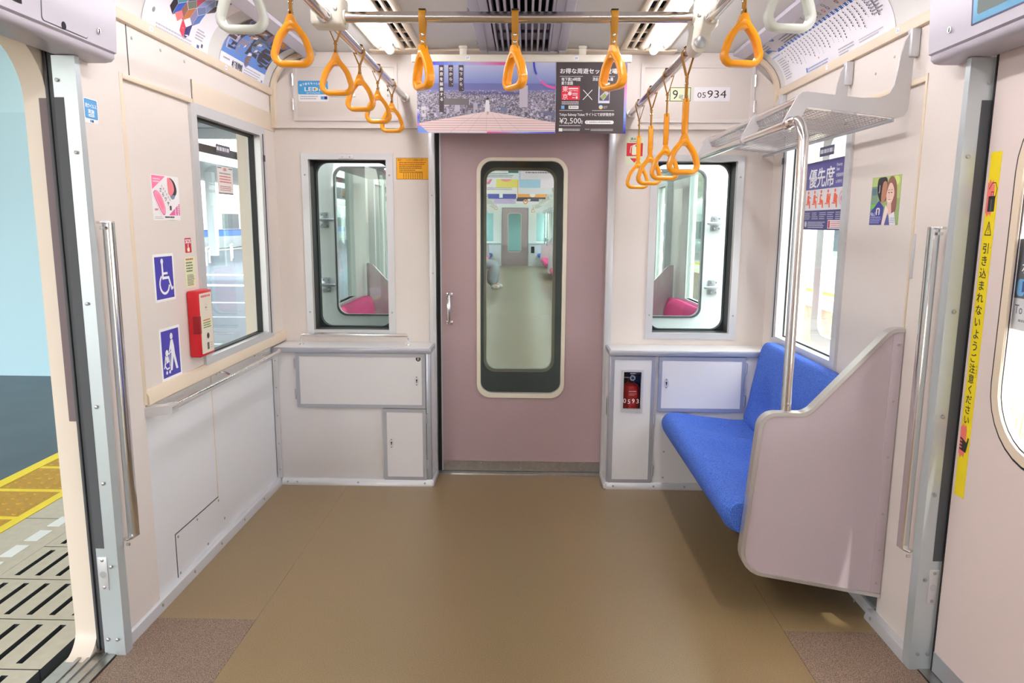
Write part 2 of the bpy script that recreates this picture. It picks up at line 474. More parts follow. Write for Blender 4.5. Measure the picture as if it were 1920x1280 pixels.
st(m, 'trim_7_right_panel_moulding')
st(MB().box(XL, XL+0.006, 2.885, YE-0.001, 1.813, 1.900, mat('cream_hood', (228, 212, 192), 0.42), 0.002), 'trim_9_left_window_hood')
m = MB()
m.box(XL+0.0, XL+0.0015, 2.897, 2.903, 0.21, 0.735, CREAM); m.box(XL, XL+0.0015, 2.52, 2.90, 0.205, 0.209, GUARD)
m.box(XL, XL+0.0015, 2.517, 2.521, 0.03, 0.209, GUARD); m.box(XL, XL+0.0015, 2.436, 2.440, 1.826, 1.985, GUARD)
m.box(XL+0.0, XL+0.0015, 2.883, 2.886, 1.826, 1.90, GUARD)
st(m, 'trim_10_left_panel_joints')
m = MB()
for y, z in ((2.47, 1.95), (2.66, 1.955), (2.84, 1.955), (2.90, 1.86), (2.54, 0.19), (2.70, 0.19), (2.90, 0.19), (2.54, 0.045), (2.78, 0.05), (2.95, 0.09)):
    m.screw((XL, y, z), (1,0,0), 0.0055)
for y, z in ((3.0, 1.93), (2.62, 1.93), (2.75, 1.90)): m.screw((XR, y, z), (-1,0,0), 0.005)
st(m, 'trim_11_panel_screws')
# skirting
bp = lambda s: [(0, 0), (0.03*s, 0), (0.03*s, 0.006), (0.022*s, 0.032), (0.016*s, 0.036), (0, 0.036)]
m = MB().prism([(XL+u, v) for u, v in bp(1)], 'y', 2.115, 3.615, ALUW)
for y in (2.13, 2.35, 2.6, 2.85, 3.1, 3.35): m.screw((XL+0.026, y, 0.02), (1,0,0.2), 0.006)
st(m, 'baseboard_left')
m = MB().prism([(XR-0.022+u, v) for u, v in bp(-1)], 'y', 2.115, 2.38, ALUW); m.prism([(XR+u, v) for u, v in bp(-1)], 'y', 2.38, 3.615, ALUW)
for y in (2.34, 2.46, 2.7): m.screw((XR-0.05, y, 0.02), (-1,0,0.2), 0.006)
st(m, 'baseboard_right')
st(MB().box(XR-0.012, XR, 2.36, 3.61, 0.04, 0.36, mat('underseat_shade_grey', (92, 100, 104), 0.5)), 'wall_right_underseat')  # grey carries the shade under the bench in its colour

# ---------------------------------------------------------------- side doorways
def jamb(side):
    s = side; X = lambda v: -0.03 + s*v            # mirrored about the car's centre line
    nm = 'left' if s < 0 else 'right'
    m = MB().prism([(2.08, 0), (2.122, 0), (2.118, 1.0), (2.102, 1.812), (2.08, 1.812)], 'x', X(1.229), X(1.295), POST)
    m.box(X(1.268), X(1.2955), 2.0785, 2.0815, 0.36, 1.70, GUARD)
    m.box(X(1.262), X(1.29), 2.076, 2.08, 0.222, 0.332, ALUW, 0.001); m.tube([(X(1.276), 2.0765, 0.275), (X(1.276), 2.075, 0.275)], 0.011, ALU, 14)
    for x, z in ((1.282, 1.746), (1.245, 1.55), (1.252, 1.12), (1.252, 0.81), (1.252, 0.57), (1.25, 0.30), (1.25, 0.055), (1.28, 0.055), (1.276, 0.322), (1.276, 0.232)):
        m.screw((X(x), 2.0765, z), (0,-1,0), 0.0055)
    st(m, 'trim_12_door_post_'+nm)
jamb(-1); jamb(1)
st(MB().box(-1.357, -1.285, 0.6, 2.13, 1.86, 2.25, BLACK), 'trim_13_left_lintel')
st(MB().box(1.23, 1.345, 0.6, 2.13, 1.88, 2.25, CREAM), 'trim_13_right_lintel')
# the open left leaf stands in its pocket: only its rubber edge shows
d = empty('door_1', (-1.34, 2.40, 0.0), 'open left side door leaf slid into its wall pocket, dark rubber edge showing', 'door')
d['kind'] = 'structure'
MB().box(-1.354, -1.327, 2.125, 2.74, 0.012, 1.85, mat('door_leaf_grey', (150, 140, 140), 0.4)).build('door_leaf', d)
mb = MB().box(-1.3565, -1.3245, 2.088, 2.125, 0.012, 1.85, GUARD, 0.006); mb.box(-1.3445, -1.3415, 2.083, 2.09, 0.012, 1.85, BLACK)
mb.build('rubber_edge', d)
st(MB().box(-1.380, -1.3575, 2.0955, 2.0985, 0.76, 1.70, mat('mauve_guard', (120, 104, 108), 0.6)), 'trim_14_left_finger_guard')

# closed right leaf with its rounded window
d = empty('door_3', (1.28, 1.42, 0.0), 'closed right side door with rounded window, yellow warning strip along its edge', 'door'); d['kind'] = 'structure'
DOORP = mat('side_door_panel', (224, 208, 202), 0.33)
WR = lambda e: rrect(0.86+e, 0.752+e, 1.943-e, 1.692-e, 0.19-e)
MB().prism(rect(0.76, 0.07, 2.068, 1.84), 'x', 1.265, 1.30, DOORP, [WR(0.02)]).build('door_leaf', d)
MB().box(1.263, 1.302, 0.76, 2.068, 0.006, 0.07, ALU).build('kick_plate', d)
MB().prism(WR(-0.004), 'x', 1.2635, 1.265, BLACK, [WR(0.004)]).build('window_gasket', d)
MB().prism(WR(0.004), 'x', 1.261, 1.267, CREAM, [WR(0.031)]).build('window_frame', d)
MB().prism(WR(0.031), 'x', 1.269, 1.272, BLACK, [WR(0.036)], mside=ALUW).build('window_seal', d)
MB().prism(WR(0.03), 'x', 1.281, 1.285, GLASS).build('window_pane', d)
MB().box(1.262, 1.30, 2.068, 2.074, 0.006, 1.84, BLACK).build('rubber_edge', d)

# ---------------------------------------------------------------- side windows
def side_window(side, nm, hole, label):
    (y0, z0), (y1, z1) = hole[0], hole[2]
    s = side; X = XL if s < 0 else XR
    t = empty(nm, (X+s*0.03, (y0+y1)/2, z0), label, 'window'); t['kind'] = 'structure'
    f = MB().prism(rect(y0-0.02, z0-0.028, y1+0.02, z1+0.012), 'x', X-s*0.012, X+s*0.05, ALUW, [rect(y0+0.028, z0+0.03, y1-0.05, z1-0.03)])
    f.build('window_frame', t)
    MB().prism(rect(y0+0.026, z0+0.028, y1-0.048, z1-0.028), 'x', X+s*(0.018 if s < 0 else 0.026), X+s*(0.045 if s < 0 else 0.031), BLACK, [rect(y0+0.034, z0+0.036, y1-0.056, z1-0.04)]).build('window_gasket', t)
    MB().box(X+s*0.030, X+s*0.033, y0+0.03, y1-0.05, z0+0.03, z1-0.03, GLASS).build('window_pane', t)
    m = MB().box(X-s*0.014, X-s*0.009, y1-0.016, y1-0.010, z0+0.02, z1-0.02, BLACK)
    m.box(X-s*0.018, X-s*0.010, y1-0.02, y1-0.006, z1-0.15, z1-0.12, GUARD)
    m.build('window_catch_track', t)
side_window(-1, 'window_1', WIN_L, 'left side window looking out on the platform and the far train')
side_window(1, 'window_2', WIN_R, 'right side window behind the bench, with the priority seat notice')
m = MB().prism(rrect(2.90, 0.80, 3.52, 1.80, 0.06), 'x', 1.385, 1.3995, ALUW, [rrect(2.955, 0.85, 3.44, 1.76, 0.07)]); st(m, 'trim_15_right_window_outer')

# end windows
def end_window(nm, h, label):
    (a, b), (c, d_) = h[0], h[2]
    t = empty(nm, ((a+c)/2, YE, b), label, 'window'); t['kind'] = 'structure'
    f = MB()
    for q in ([(a-.036, b-.030), (c+.036, b-.030), (c, b), (a, b)], [(c+.036, b-.030), (c+.036, d_+.031), (c, d_), (c, b)], [(c+.036, d_+.031), (a-.036, d_+.031), (a, d_), (c, d_)], [(a-.036, d_+.031), (a-.036, b-.030), (a, b), (a, d_)]):
        f.prism(q, 'y', YE-0.010, YE+0.004, ALUW)
    for z in (0.89, 1.60): f.screw((a-.018, YE-0.010, z), (0,-1,0), 0.005); f.screw((c+.018, YE-0.010, z), (0,-1,0), 0.005)
    f.build('window_frame', t)
    l = MB().box((a+c)/2-0.04, (a+c)/2+0.035, YE-0.016, YE-0.01, d_+0.001, d_+0.024, ALUW, 0.002); l.screw(((a+c)/2-0.02, YE-0.016, d_+.012), (0,-1,0), .004); l.screw(((a+c)/2+0.018, YE-0.016, d_+.012), (0,-1,0), .004)
    l.build('window_latch', t)
    MB().box(a-0.005, c+0.005, YE+0.096, YE+0.100, b-0.005, d_+0.005, GLASSG).build('window_pane', t)
end_window('window_3', EW_L, 'left end window over the left cabinet, beside the gangway door')
end_window('window_4', EW_R, 'right end window above the extinguisher cabinet')

# gangway door
d = empty('door_2', (-0.018, 3.85, 0.0), 'mauve sliding gangway door with tall rounded window in the end wall', 'door'); d['kind'] = 'structure'
DO = rrect(-0.263, 0.426, 0.209, 1.695, 0.075); DI = rrect(-0.244, 0.449, 0.189, 1.679, 0.062)
MB().prism(rect(-0.449, 0.065, 0.413, 1.865), 'y', 3.835, 3.865, MAUVE, [DI]).build('door_leaf', d)
mb = MB().box(-0.449, 0.413, 3.832, 3.866, 0.010, 0.066, STEEL)
for x in (-0.24, -0.13, -0.02, 0.10, 0.21, 0.31): mb.screw((x, 3.832, 0.055), (0,-1,0), 0.004); mb.screw((x, 3.832, 0.025), (0,-1,0), 0.004)
mb.build('kick_plate', d)
MB().prism(DO, 'y', 3.826, 3.838, mat('ivory_window_frame', (230, 222, 200), 0.35), [DI]).build('window_frame', d)
MB().prism(DI, 'y', 3.846, 3.850, GLASSG).build('window_pane', d)
MB().box(-0.456, -0.449, 3.830, 3.866, 0.010, 1.865, ALU).build('leading_edge', d)
h = MB(); h.tube([(-0.409, 3.833, 0.995), (-0.409, 3.815, 0.985), (-0.409, 3.800, 0.965), (-0.409, 3.797, 0.91), (-0.409, 3.800, 0.855), (-0.409, 3.815, 0.835), (-0.409, 3.833, 0.825)], [0.008, 0.008, 0.009, 0.012, 0.009, 0.008, 0.008], CHROME, 12)
for z in (0.985, 0.835):
    h.box(-0.426, -0.392, 3.829, 3.835, z-0.011, z+0.011, CHROME, 0.003)
    h.ball((-0.421, 3.828, z), 0.005, CHROME, 8, 6); h.ball((-0.397, 3.828, z), 0.005, CHROME, 8, 6)
h.build('handle', d, label='chrome pull handle')
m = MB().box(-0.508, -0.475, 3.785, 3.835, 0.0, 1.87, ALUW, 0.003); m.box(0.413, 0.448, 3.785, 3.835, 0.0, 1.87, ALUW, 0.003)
m.box(-0.476, -0.456, 3.838, 3.90, 0.0, 1.87, BLACK)  # black box in the pocket gap stands in for its shade
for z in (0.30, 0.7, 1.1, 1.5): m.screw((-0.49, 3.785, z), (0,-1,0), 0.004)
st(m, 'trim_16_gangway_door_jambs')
st(MB().box(-0.475, 0.42, 3.79, 3.90, -0.02, 0.008, STEEL, 0.002), 'trim_17_gangway_threshold')

# ================================================================== FITTINGS
# door engine covers over the side doors
for side in (-1, 1):
    s = side; X = lambda v: -0.03 + s*v
    L = s < 0
    t = empty('door_header_cover', (X(1.20), 0.7, 1.81), 'grey cover over the open left doorway, with a small access flap' if L else 'grey cover over the closed right door, holding the display screen', 'cover')
    prof = [(1.285, 1.814), (1.205, 1.814), (1.188, 1.817), (1.178, 1.826), (1.178, 1.838), (1.170, 1.842), (1.158, 2.06), (1.285, 2.06)]
    MB().prism([(X(u), v) for u, v in prof], 'y', -1.2, 2.192, HEADER).build('cover_shell', t, angle=50)
    fx = lambda z: X(1.1705-(z-1.842)*0.055)
    def face(y0, y1, z0, z1, m, e, r=0.01):
        pl = rrect(y0, z0, y1, z1, r, 4)
        mb = MB(); mb.prism(pl, 'x', 0, -s*e, m)
        for v in mb.bm.verts: v.co.x += fx(v.co.z)
        return mb
    if L:
        face(1.86, 2.052, 1.846, 2.03, GUARD, 0.0006).build('flap_gap', t)
        f = face(1.8625, 2.0495, 1.8485, 2.028, HEADER, 0.0022, 0.009)
        f.build('access_flap', t)
        mb = MB(); mb.prism(ellipse(1.945, 1.855, 0.009, 0.010, 16), 'x', fx(1.855)+0.002, fx(1.855)+0.0035, DARK); mb.build('thumb_hole', t, label='dark round thumb hole')
        mb = MB(); mb.tube([(fx(1.88), 2.10, 1.88), (fx(1.88)+.005, 2.10, 1.88)], 0.008, CHROME, 16); mb.box(fx(1.88)+.005, fx(1.88)+.0058, 2.0985, 2.1015, 1.874, 1.886, DARK); mb.build('screw_lock', t)
        mb = MB(); mb.box(fx(1.87), fx(1.87)+.002, 1.755, 1.79, 1.864, 1.876, DARK); mb.build('indicator_slot', t)
    else:
        mb = face(1.30, 1.992, 1.868, 2.05, mat('screen_bezel', (40, 44, 92), 0.4), 0.0015, 0.004); mb.build('screen_bezel', t)
        mb = face(1.304, 1.984, 1.872, 2.046, mat('screen_blue_border', (70, 150, 190), 0.3), 0.0022, 0.003); mb.build('screen_border', t)
        mb = face(1.32, 1.965, 1.890, 2.046, emit('screen_grey', (172, 180, 176), 0.8), 0.003, 0.006); mb.build('display_screen', t, label='grey lit display screen with blue border')
        mb = MB(); mb.tube([(fx(1.883), 2.085, 1.883), (fx(1.883)-.005, 2.085, 1.883)], 0.008, CHROME, 16); mb.box(fx(1.883)-.0058, fx(1.883)-.005, 2.0835, 2.0865, 1.877, 1.889, DARK); mb.build('screw_lock', t)

# ---------------------------------------------------------------- ceiling lamps, vents, air outlet
REFL = mat('lamp_reflector', (250, 250, 248), 0.4)
TUBEM = emit('fluorescent_tube', (252, 250, 255), TUBE)
def lamp(x0, x1, tx, label):
    t = empty('ceiling_lamp', ((x0+x1)/2, 0.3, 2.17), label, 'lamp', 'fluorescent ceiling lamps')
    r = MB(); xc = tx
    r.prism([(x0, 2.198), (x0+0.012, 2.222), (xc-0.02, 2.236), (xc+0.02, 2.236), (x1-0.012, 2.222), (x1, 2.198), (x1, 2.25), (x0, 2.25)], 'y', -3.1, 3.73, REFL)
    for e in (x0, x1): r.box(e-0.006, e+0.006, -3.1, 3.735, 2.192, 2.204, CREAM, 0.002)
    r.build('reflector', t)
    for i, (a, b) in enumerate(((-3.0, -1.86), (-1.80, -0.66), (-0.60, 0.54), (0.60, 1.74), (1.80, 2.46), (2.52, 3.655))):
        MB().tube([(tx, a+0.02, 2.180), (tx, b-0.02, 2.180)], 0.019, TUBEM, 16).build('fluorescent_tube', t)
        c = MB()
        for e in (a, b):
            c.tube([(tx, e-0.01, 2.180), (tx, e+0.012, 2.180)], 0.0205, WHITEP, 14); c.box(tx-0.012, tx+0.012, e-0.008, e+0.008, 2.18, 2.236, WHITEP, 0.002)
        c.each('tube_holder', t)
    return t
lamp(-0.735, -0.632, -0.668, 'left ceiling lamp, bare glowing tube in a long white trough')
lamp(0.562, 0.665, 0.598, 'right ceiling lamp, bare glowing tube in a long white trough')
def vent(x0, x1, label):
    t = empty('ceiling_vent', ((x0+x1)/2, 1.0, 2.19), label, 'vent', 'slotted ceiling vents')
    f = MB(); w_ = (x1-x0)
    f.box(x0-0.012, x0+0.016, -3.1, 3.665, 2.186, 2.204, CREAM, 0.003); f.box(x1-0.016, x1+0.012, -3.1, 3.665, 2.186, 2.204, CREAM, 0.003)
    f.box((x0+x1)/2-0.007, (x0+x1)/2+0.007, -3.1, 3.655, 2.188, 2.20, CREAM, 0.002)
    f.box(x0-0.012, x1+0.012, 3.655, 3.69, 2.186, 2.204, CREAM, 0.003)
    f.build('vent_frame', t)
    b = MB(); y = 1.5
    while y < 3.64:
        b.box(x0+0.01, x1-0.01, y, y+0.02, 2.193, 2.206, CREAM); y += 0.155
    b.each('cross_bar', t)
    MB().box(x0-0.005, x1+0.005, -3.1, 3.66, 2.225, 2.23, DARK).build('duct_back', t)
vent(-0.612, -0.522, 'left ceiling vent, two dark slots in a cream frame beside the left lamp')
vent(0.452, 0.542, 'right ceiling vent, two dark slots in a cream frame beside the right lamp')
GRILLE = mat('grille_lilac_grey', (182, 178, 190), 0.42)
t = empty('air_outlet', (-0.027, 1.2, 2.18), 'lilac grey slatted air conditioning outlet in the middle of the ceiling', 'air outlet')
m = MB()
for a, b in ((-0.238, -0.160), (0.103, 0.182)):
    m.box(a, b, -3.1, 3.715, 2.186, 2.202, GRILLE, 0.004); m.box((a+b)/2-0.003, (a+b)/2+0.003, -3.1, 3.712, 2.182, 2.187, GRILLE)
m.box(-0.238, 0.182, 3.685, 3.72, 2.182, 2.203, mat('outlet_white_edge', (226, 222, 224), 0.4), 0.003)
m.build('outlet_frame', t)
for i in range(10):
    x = -0.148 + i*0.0272
    MB().box(x-0.0045, x+0.0045, -3.1, 3.685, 2.180, 2.232, GRILLE).build('slat', t)
m = MB()
for y in (2.62, 2.86, 3.30, 3.48):
    m.box(-0.16, 0.105, y, y+0.13, 2.218, 2.246, GRILLE)
m.each('baffle', t)
MB().box(-0.205, 0.15, -3.1, 3.69, 2.262, 2.266, DARK).build('duct_back', t)
m = MB()
for y in (2.42, 3.0, 3.52): m.box(-0.246, -0.236, y, y+0.03, 2.180, 2.192, STEEL, 0.002); m.screw((0.15, y+0.05, 2.186), (0,0,-1), 0.005)
m.each('clip', t)
m = MB().box(-0.78, 0.72, 3.70, 3.79, 2.188, 2.2, CREAM, 0.003); st(m, 'trim_18_ceiling_edge')

# ---------------------------------------------------------------- overhead grab rails
RR = 0.0165
t = empty('overhead_grab_rail', (-0.62, 2.0, 1.96), 'left overhead steel grab rail running into the end wall', 'rail')
MB().tube([(-0.62, -1.5, 1.978), (-0.62, 3.775, 1.978)], RR, CHROME, 18).build('rail', t)
m = MB().tube([(-0.62, 3.755, 1.978), (-0.62, 3.779, 1.978)], [0.022, 0.022], CHROME, 18); m.build('end_flange', t)
m = MB().box(-0.668, -0.563, 2.315, 2.395, 1.952, 2.045, PLASTIC, 0.014, 3)
m.prism([(-0.660, 2.03), (-0.575, 2.03), (-0.588, 2.198), (-0.652, 2.198)], 'y', 2.322, 2.388, PLASTIC)
m.tube([(-0.62, 2.30, 1.978), (-0.62, 2.318, 1.978)], 0.0215, CHROME, 18)
m.screw((-0.588, 2.3145, 2.0), (0,-1,0), 0.007)
m.build('ceiling_bracket', t, label='ivory plastic ceiling bracket')
t = empty('overhead_grab_rail', (0.53, 2.0, 1.87), 'right overhead steel grab rail, stepped down at its bracket to the end wall', 'rail')
MB().tube([(0.55, -1.5, 1.978), (0.55, 2.35, 1.978)], RR, CHROME, 18).build('rail', t)
MB().tube([(0.517, 2.36, 1.906), (0.517, 3.775, 1.906)], RR, CHROME, 18).build('lower_rail', t)
MB().tube([(0.517, 3.755, 1.906), (0.517, 3.779, 1.906)], 0.022, CHROME, 18).build('end_flange', t)
m = MB().prism([(0.494, 1.90), (0.498, 1.888), (0.508, 1.879), (0.522, 1.877), (0.535, 1.882), (0.545, 1.895), (0.552, 1.935), (0.572, 1.955), (0.574, 2.0), (0.560, 2.03), (0.556, 2.198), (0.512, 2.198), (0.510, 2.04), (0.497, 2.02), (0.495, 1.97), (0.500, 1.95)], 'y', 2.325, 2.40, PLASTIC)
m.screw((0.515, 2.325, 1.985), (0,-1,0), 0.007)
m.tube([(0.55, 2.308, 1.978), (0.55, 2.327, 1.978)], 0.021, CHROME, 18)
m.build('ceiling_bracket', t, label='ivory plastic bracket arm', angle=50)
MB().tube([(0.5195, 2.326, 1.906), (0.5195, 2.321, 1.906), (0.5195, 2.319, 1.906)], [0.017, 0.017, 0.014], ALU, 20).build('bracket_cap', t)
t = empty('overhead_cross_rail', (-0.03, 2.335, 1.96), 'steel cross rail between the two overhead brackets', 'rail')
MB().tube([(-0.566, 2.335, 1.980), (0.502, 2.335, 1.980)], RR, CHROME, 18).build('rail', t)
m = MB()
for x in (-0.566, 0.494): m.tube([(x, 2.335, 1.98), (x+0.006, 2.335, 1.98)], 0.021, PLASTIC, 16)
m.each('end_collar', t)

# ---------------------------------------------------------------- hanging straps
def rounded(pts, rads, n=7):
    out = []; k = len(pts)
    for i in range(k):
        p = Vector(pts[i]); a = (Vector(pts[i-1])-p); b = (Vector(pts[(i+1) % k])-p); r = rads[i]
        a.normalize(); b.normalize(); half = math.acos(max(-1, min(1, a.dot(b))))/2
        d = r/math.tan(half); c = p + (a+b).normalized()*(r/math.sin(half))
        s = p + a*d - c; e = p + b*d - c
        for j in range(n+1):
            q = s.lerp(e, j/n); q.normalize(); out.append(tuple(c+q*r))
    return out
def strap(name, label, group, at, handle_rot=0.0, loop_rot=0.0, long=False, hm=None, sm=None, seg=10):
    hm = hm or ORANGE; sm = sm or STRAP
    t = empty(name, at, label, 'hanging strap', group); A = Vector(at)
    apex = -0.258 if long else -0.088
    def rot(mb, ang):
        R = Matrix.Rotation(ang, 3, 'Z')
        for v in mb.bm.verts: v.co = R @ v.co + A
        return mb
    m = MB(); J = -0.068 if long else -0.048
    loop = [(-0.0022, 0, J), (-0.020, 0, -0.006)] + [(0.0195*math.cos(math.radians(a)), 0, 0.0195*math.sin(math.radians(a))) for a in range(180, -1, -20)] + [(0.020, 0, -0.006), (0.0022, 0, J)]
    m.tube(loop, 0, sm, 8, flat=(0.0105, 0.0014), up=(0,1,0))
    e = -0.15 if long else apex+0.002
    if long:
        m.tube([(0, 0, J+0.004), (0, 0, e)], 0, sm, 8, flat=(0.0105, 0.0030), up=(0,1,0))
    else:
        m.tube([(0, 0, J+0.004), (0, 0, J-0.026)], 0, sm, 8, flat=(0.0105, 0.0032), up=(0,1,0))
        for s in (-1, 1): m.tube([(0.002*s, 0, J-0.022), (0.006*s, 0, apex-0.010)], 0, sm, 8, flat=(0.0105, 0.0014), up=(0,1,0))
    rot(m, loop_rot).build('strap', t)
    r = MB()
    for z in (J-0.003, J-0.024):
        for s in (-1, 1): r.tube([(0.003*s, 0, z), (0.0055*s, 0, z), (0.0065*s, 0, z)], [0.0045, 0.0045, 0.002], CHROME, 8)
    r.box(-0.012, 0.012, -0.011, 0.011, 0.0195, 0.0225, BLACK, 0.001)
    rot(r, loop_rot).each('rivet', t)
    if long:
        q = MB().box(-0.0095, 0.0095, -0.008, 0.008, -0.252, -0.138, hm, 0.003); q.box(0.0092, 0.0101, -0.006, 0.006, -0.235, -0.15, mat('sleeve_print', (120, 84, 120), 0.5))
        rot(q, loop_rot).build('sleeve', t)
    h = MB()
    c = rounded([(0, apex-0.002), (-0.062, apex-0.116), (0.062, apex-0.116)], [0.013, 0.022, 0.022])
    # sides bow outwards a little
    P = []
    for i, (u, v) in enumerate(c):
        P.append((u, v))
        u2, v2 = c[(i+1) % len(c)]
        if (u-u2)**2+(v-v2)**2 > 0.0016:
            for k in range(1, 6):
                f = k/6; uu, vv = u+(u2-u)*f, v+(v2-v)*f; bow = 0.0055*math.sin(PI*f)
                if abs(v-v2) > 0.02: P.append((uu+math.copysign(bow*0.9, uu), vv+bow*0.4))
                else: P.append((uu, vv))
    h.tube([(u, 0, v) for u, v in P], 0, hm, seg, closed=True, flat=(0.0145, 0.0085), up=(0,1,0))
    h.prism([(-0.006, apex+0.006), (0.006, apex+0.006), (0.017, apex-0.020), (0.024, apex-0.034), (0.012, apex-0.031), (0, apex-0.030), (-0.012, apex-0.031), (-0.024, apex-0.034), (-0.017, apex-0.020)], 'y', -0.0125, 0.0125, hm)
    rot(h, handle_rot).build('handle', t, angle=60)
    return t
ordn = ['first', 'second', 'third', 'fourth']
LG, RG, CG = 'short orange straps on the left rail', 'long orange straps on the lower right rail', 'orange straps on the cross rail'
L0 = None
for i, (y, z) in enumerate(((2.435, 0), (2.772, 0), (3.098, 0), (3.412, 0))):
    lb = 'short orange triangular strap, %s along the left rail beyond its bracket' % ordn[i]
    rz = math.radians((3, -2, 4, -3)[i])
    if L0 is None: L0 = strap('hanging_strap', lb, LG, (-0.62, y, 1.978))
    o = L0 if i == 0 else copy_tree(L0)
    o.location = (-0.62, y, 1.978); o.rotation_euler = (0, 0, rz); o['label'] = lb
o = copy_tree(L0); o.location = (-0.62, 1.985, 1.974); o['label'] = 'short orange strap on the left rail, nearer than the bracket, beside the white one'
o = copy_tree(L0); o.location = (0.55, 1.975, 1.975); o.rotation_euler = (0, 0, math.radians(8)); o['label'] = 'short orange strap on the right rail, nearer than the bracket, beside the white one'; o['group'] = 'short orange straps on the right rail'
R0 = None
for i, y in enumerate((2.478, 2.808, 3.155, 3.488)):
    lb = 'long sleeved orange strap, %s along the low right rail beyond its bracket' % ordn[i]
    if R0 is None: R0 = strap('hanging_strap', lb, RG, (0.517, y, 1.906), long=True)
    o = R0 if i == 0 else copy_tree(R0)
    o.location = (0.517, y, 1.906); o.rotation_euler = (0, 0, math.radians((6, -4, 3, -2)[i])); o['label'] = lb
C0 = None
for i, x in enumerate((-0.325, -0.042, 0.26)):
    lb = 'orange strap at the %s of the three on the cross rail, seen almost edge on' % ('left', 'middle', 'right')[i]
    if C0 is None: C0 = strap('hanging_strap', lb, CG, (x, 2.335, 1.980), handle_rot=math.radians(-57), loop_rot=PI/2)
    o = C0 if i == 0 else copy_tree(C0)
    o.location = (x, 2.335, 1.980); o['label'] = lb
WS = mat('pale_strap', (214, 212, 200), 0.5)
W0 = strap('hanging_strap', 'white triangular strap hanging at the top left near the doorway', 'white straps', (-0.62, 1.645, 1.975), hm=WHITEP, sm=WS)
W1 = copy_tree(W0); W1.location = (0.55, 1.63, 1.975); W1.rotation_euler = (0, 0, math.radians(6)); W1['label'] = 'white triangular strap hanging at the top right under the route map'

# ---------------------------------------------------------------- luggage rack
RACK = mat('rack_bracket_grey', (206, 204, 204), 0.35, 0.3)
t = empty('luggage_rack', (1.03, 3.07, 1.67), 'metal luggage rack with mesh shelf on the right wall over the bench', 'rack')
prof = [(1.248, 1.990), (1.222, 1.974), (1.207, 1.945), (1.196, 1.90), (1.190, 1.85), (1.184, 1.81), (1.172, 1.785), (1.146, 1.770), (1.084, 1.770), (0.985, 1.780), (0.905, 1.789), (0.890, 1.787), (0.876, 1.776), (0.838, 1.703), (0.835, 1.690), (0.842, 1.676), (0.856, 1.671), (0.872, 1.677), (0.888, 1.70), (0.905, 1.735), (0.915, 1.742), (1.03, 1.728), (1.15, 1.713), (1.20, 1.706), (1.222, 1.712), (1.234, 1.732), (1.236, 1.80), (1.238, 1.90), (1.248, 1.93)]
for y in (2.47, 2.95, 3.68):
    MB().prism(prof, 'y', y-0.004, y+0.004, RACK).build('bracket', t, angle=40)
    q = MB().box(XR-0.002, XR-0.030, y-0.016, y+0.016, 1.895, 1.982, ALUW, 0.003); q.screw((XR-0.030, y+0.004, 1.965), (-1,0,0), 0.004); q.screw((XR-0.030, y+0.004, 1.91), (-1,0,0), 0.004); q.build('wall_plate', t)
MB().tube([(0.897, 2.476, 1.770), (0.897, 3.79, 1.770)], 0.013, CHROME, 14).build('upper_tube', t)
MB().tube([(0.856, 2.40, 1.688), (0.856, 3.79, 1.688)], 0.015, CHROME, 14).build('lower_tube', t)
m = MB()
for y in (2.476, 2.956): m.tube([(0.897, y, 1.77), (0.897, y+0.012, 1.77)], 0.018, ALU, 14); m.tube([(0.856, y, 1.688), (0.856, y+0.012, 1.688)], 0.019, ALU, 14)
m.each('tube_collar', t)
# expanded metal shelf: zigzag strands along the rack
WIRE = mat('shelf_mesh_wire', (196, 192, 194), 0.3, 0.8)
m = MB(); ns = 19; path = []
def shelf(u):                                  # u: 0 at the front tube, 1 at the wall
    if u < 0.16: f = u/0.16; return (0.893+0.012*f, 1.760-0.026*f)
    f = (u-0.16)/0.84
    return (0.905+0.29*f, 1.7365-0.032*f)
for i in range(ns):
    pts = []; k = 0; y = 2.48
    while y < 3.68:
        u = (i+0.5+(0.42 if (k+i) % 2 else -0.42))/ns
        x, z = shelf(min(max(u, 0), 1)); pts.append((x, y, z + (0.0015 if k % 2 else 0))); k += 1; y += 0.0115
    m.tube(pts, 0.00125, WIRE, 4, caps=False)
m.build('mesh_shelf', t)
m = MB().box(1.188, 1.198, 2.476, 3.79, 1.696, 1.708, ALU, 0.002); m.build('shelf_rear_bar', t)

# upright pole from the rack to the partition
t = empty('grab_pole', (0.866, 2.355, 0.75), 'bright steel upright pole from the rack bracket down to the partition', 'pole')
pp = [(0.856, 2.475, 1.688), (0.857, 2.43, 1.690)] + [(0.858+0.006*i/8, 2.425-0.066*math.sin(math.radians(90*i/8)), 1.690-0.07*(1-math.cos(math.radians(90*i/8)))) for i in range(1, 9)] + [(0.866, 2.358, 1.50), (0.867, 2.356, 0.753)]
MB().tube(pp, 0.0165, CHROME, 18).build('pole', t)
m = MB().tube([(0.856, 2.452, 1.688), (0.856, 2.478, 1.688)], 0.021, CHROME, 18); m.screw((0.866, 2.339, 0.778), (0,-1,0), 0.005); m.each('fixing', t)

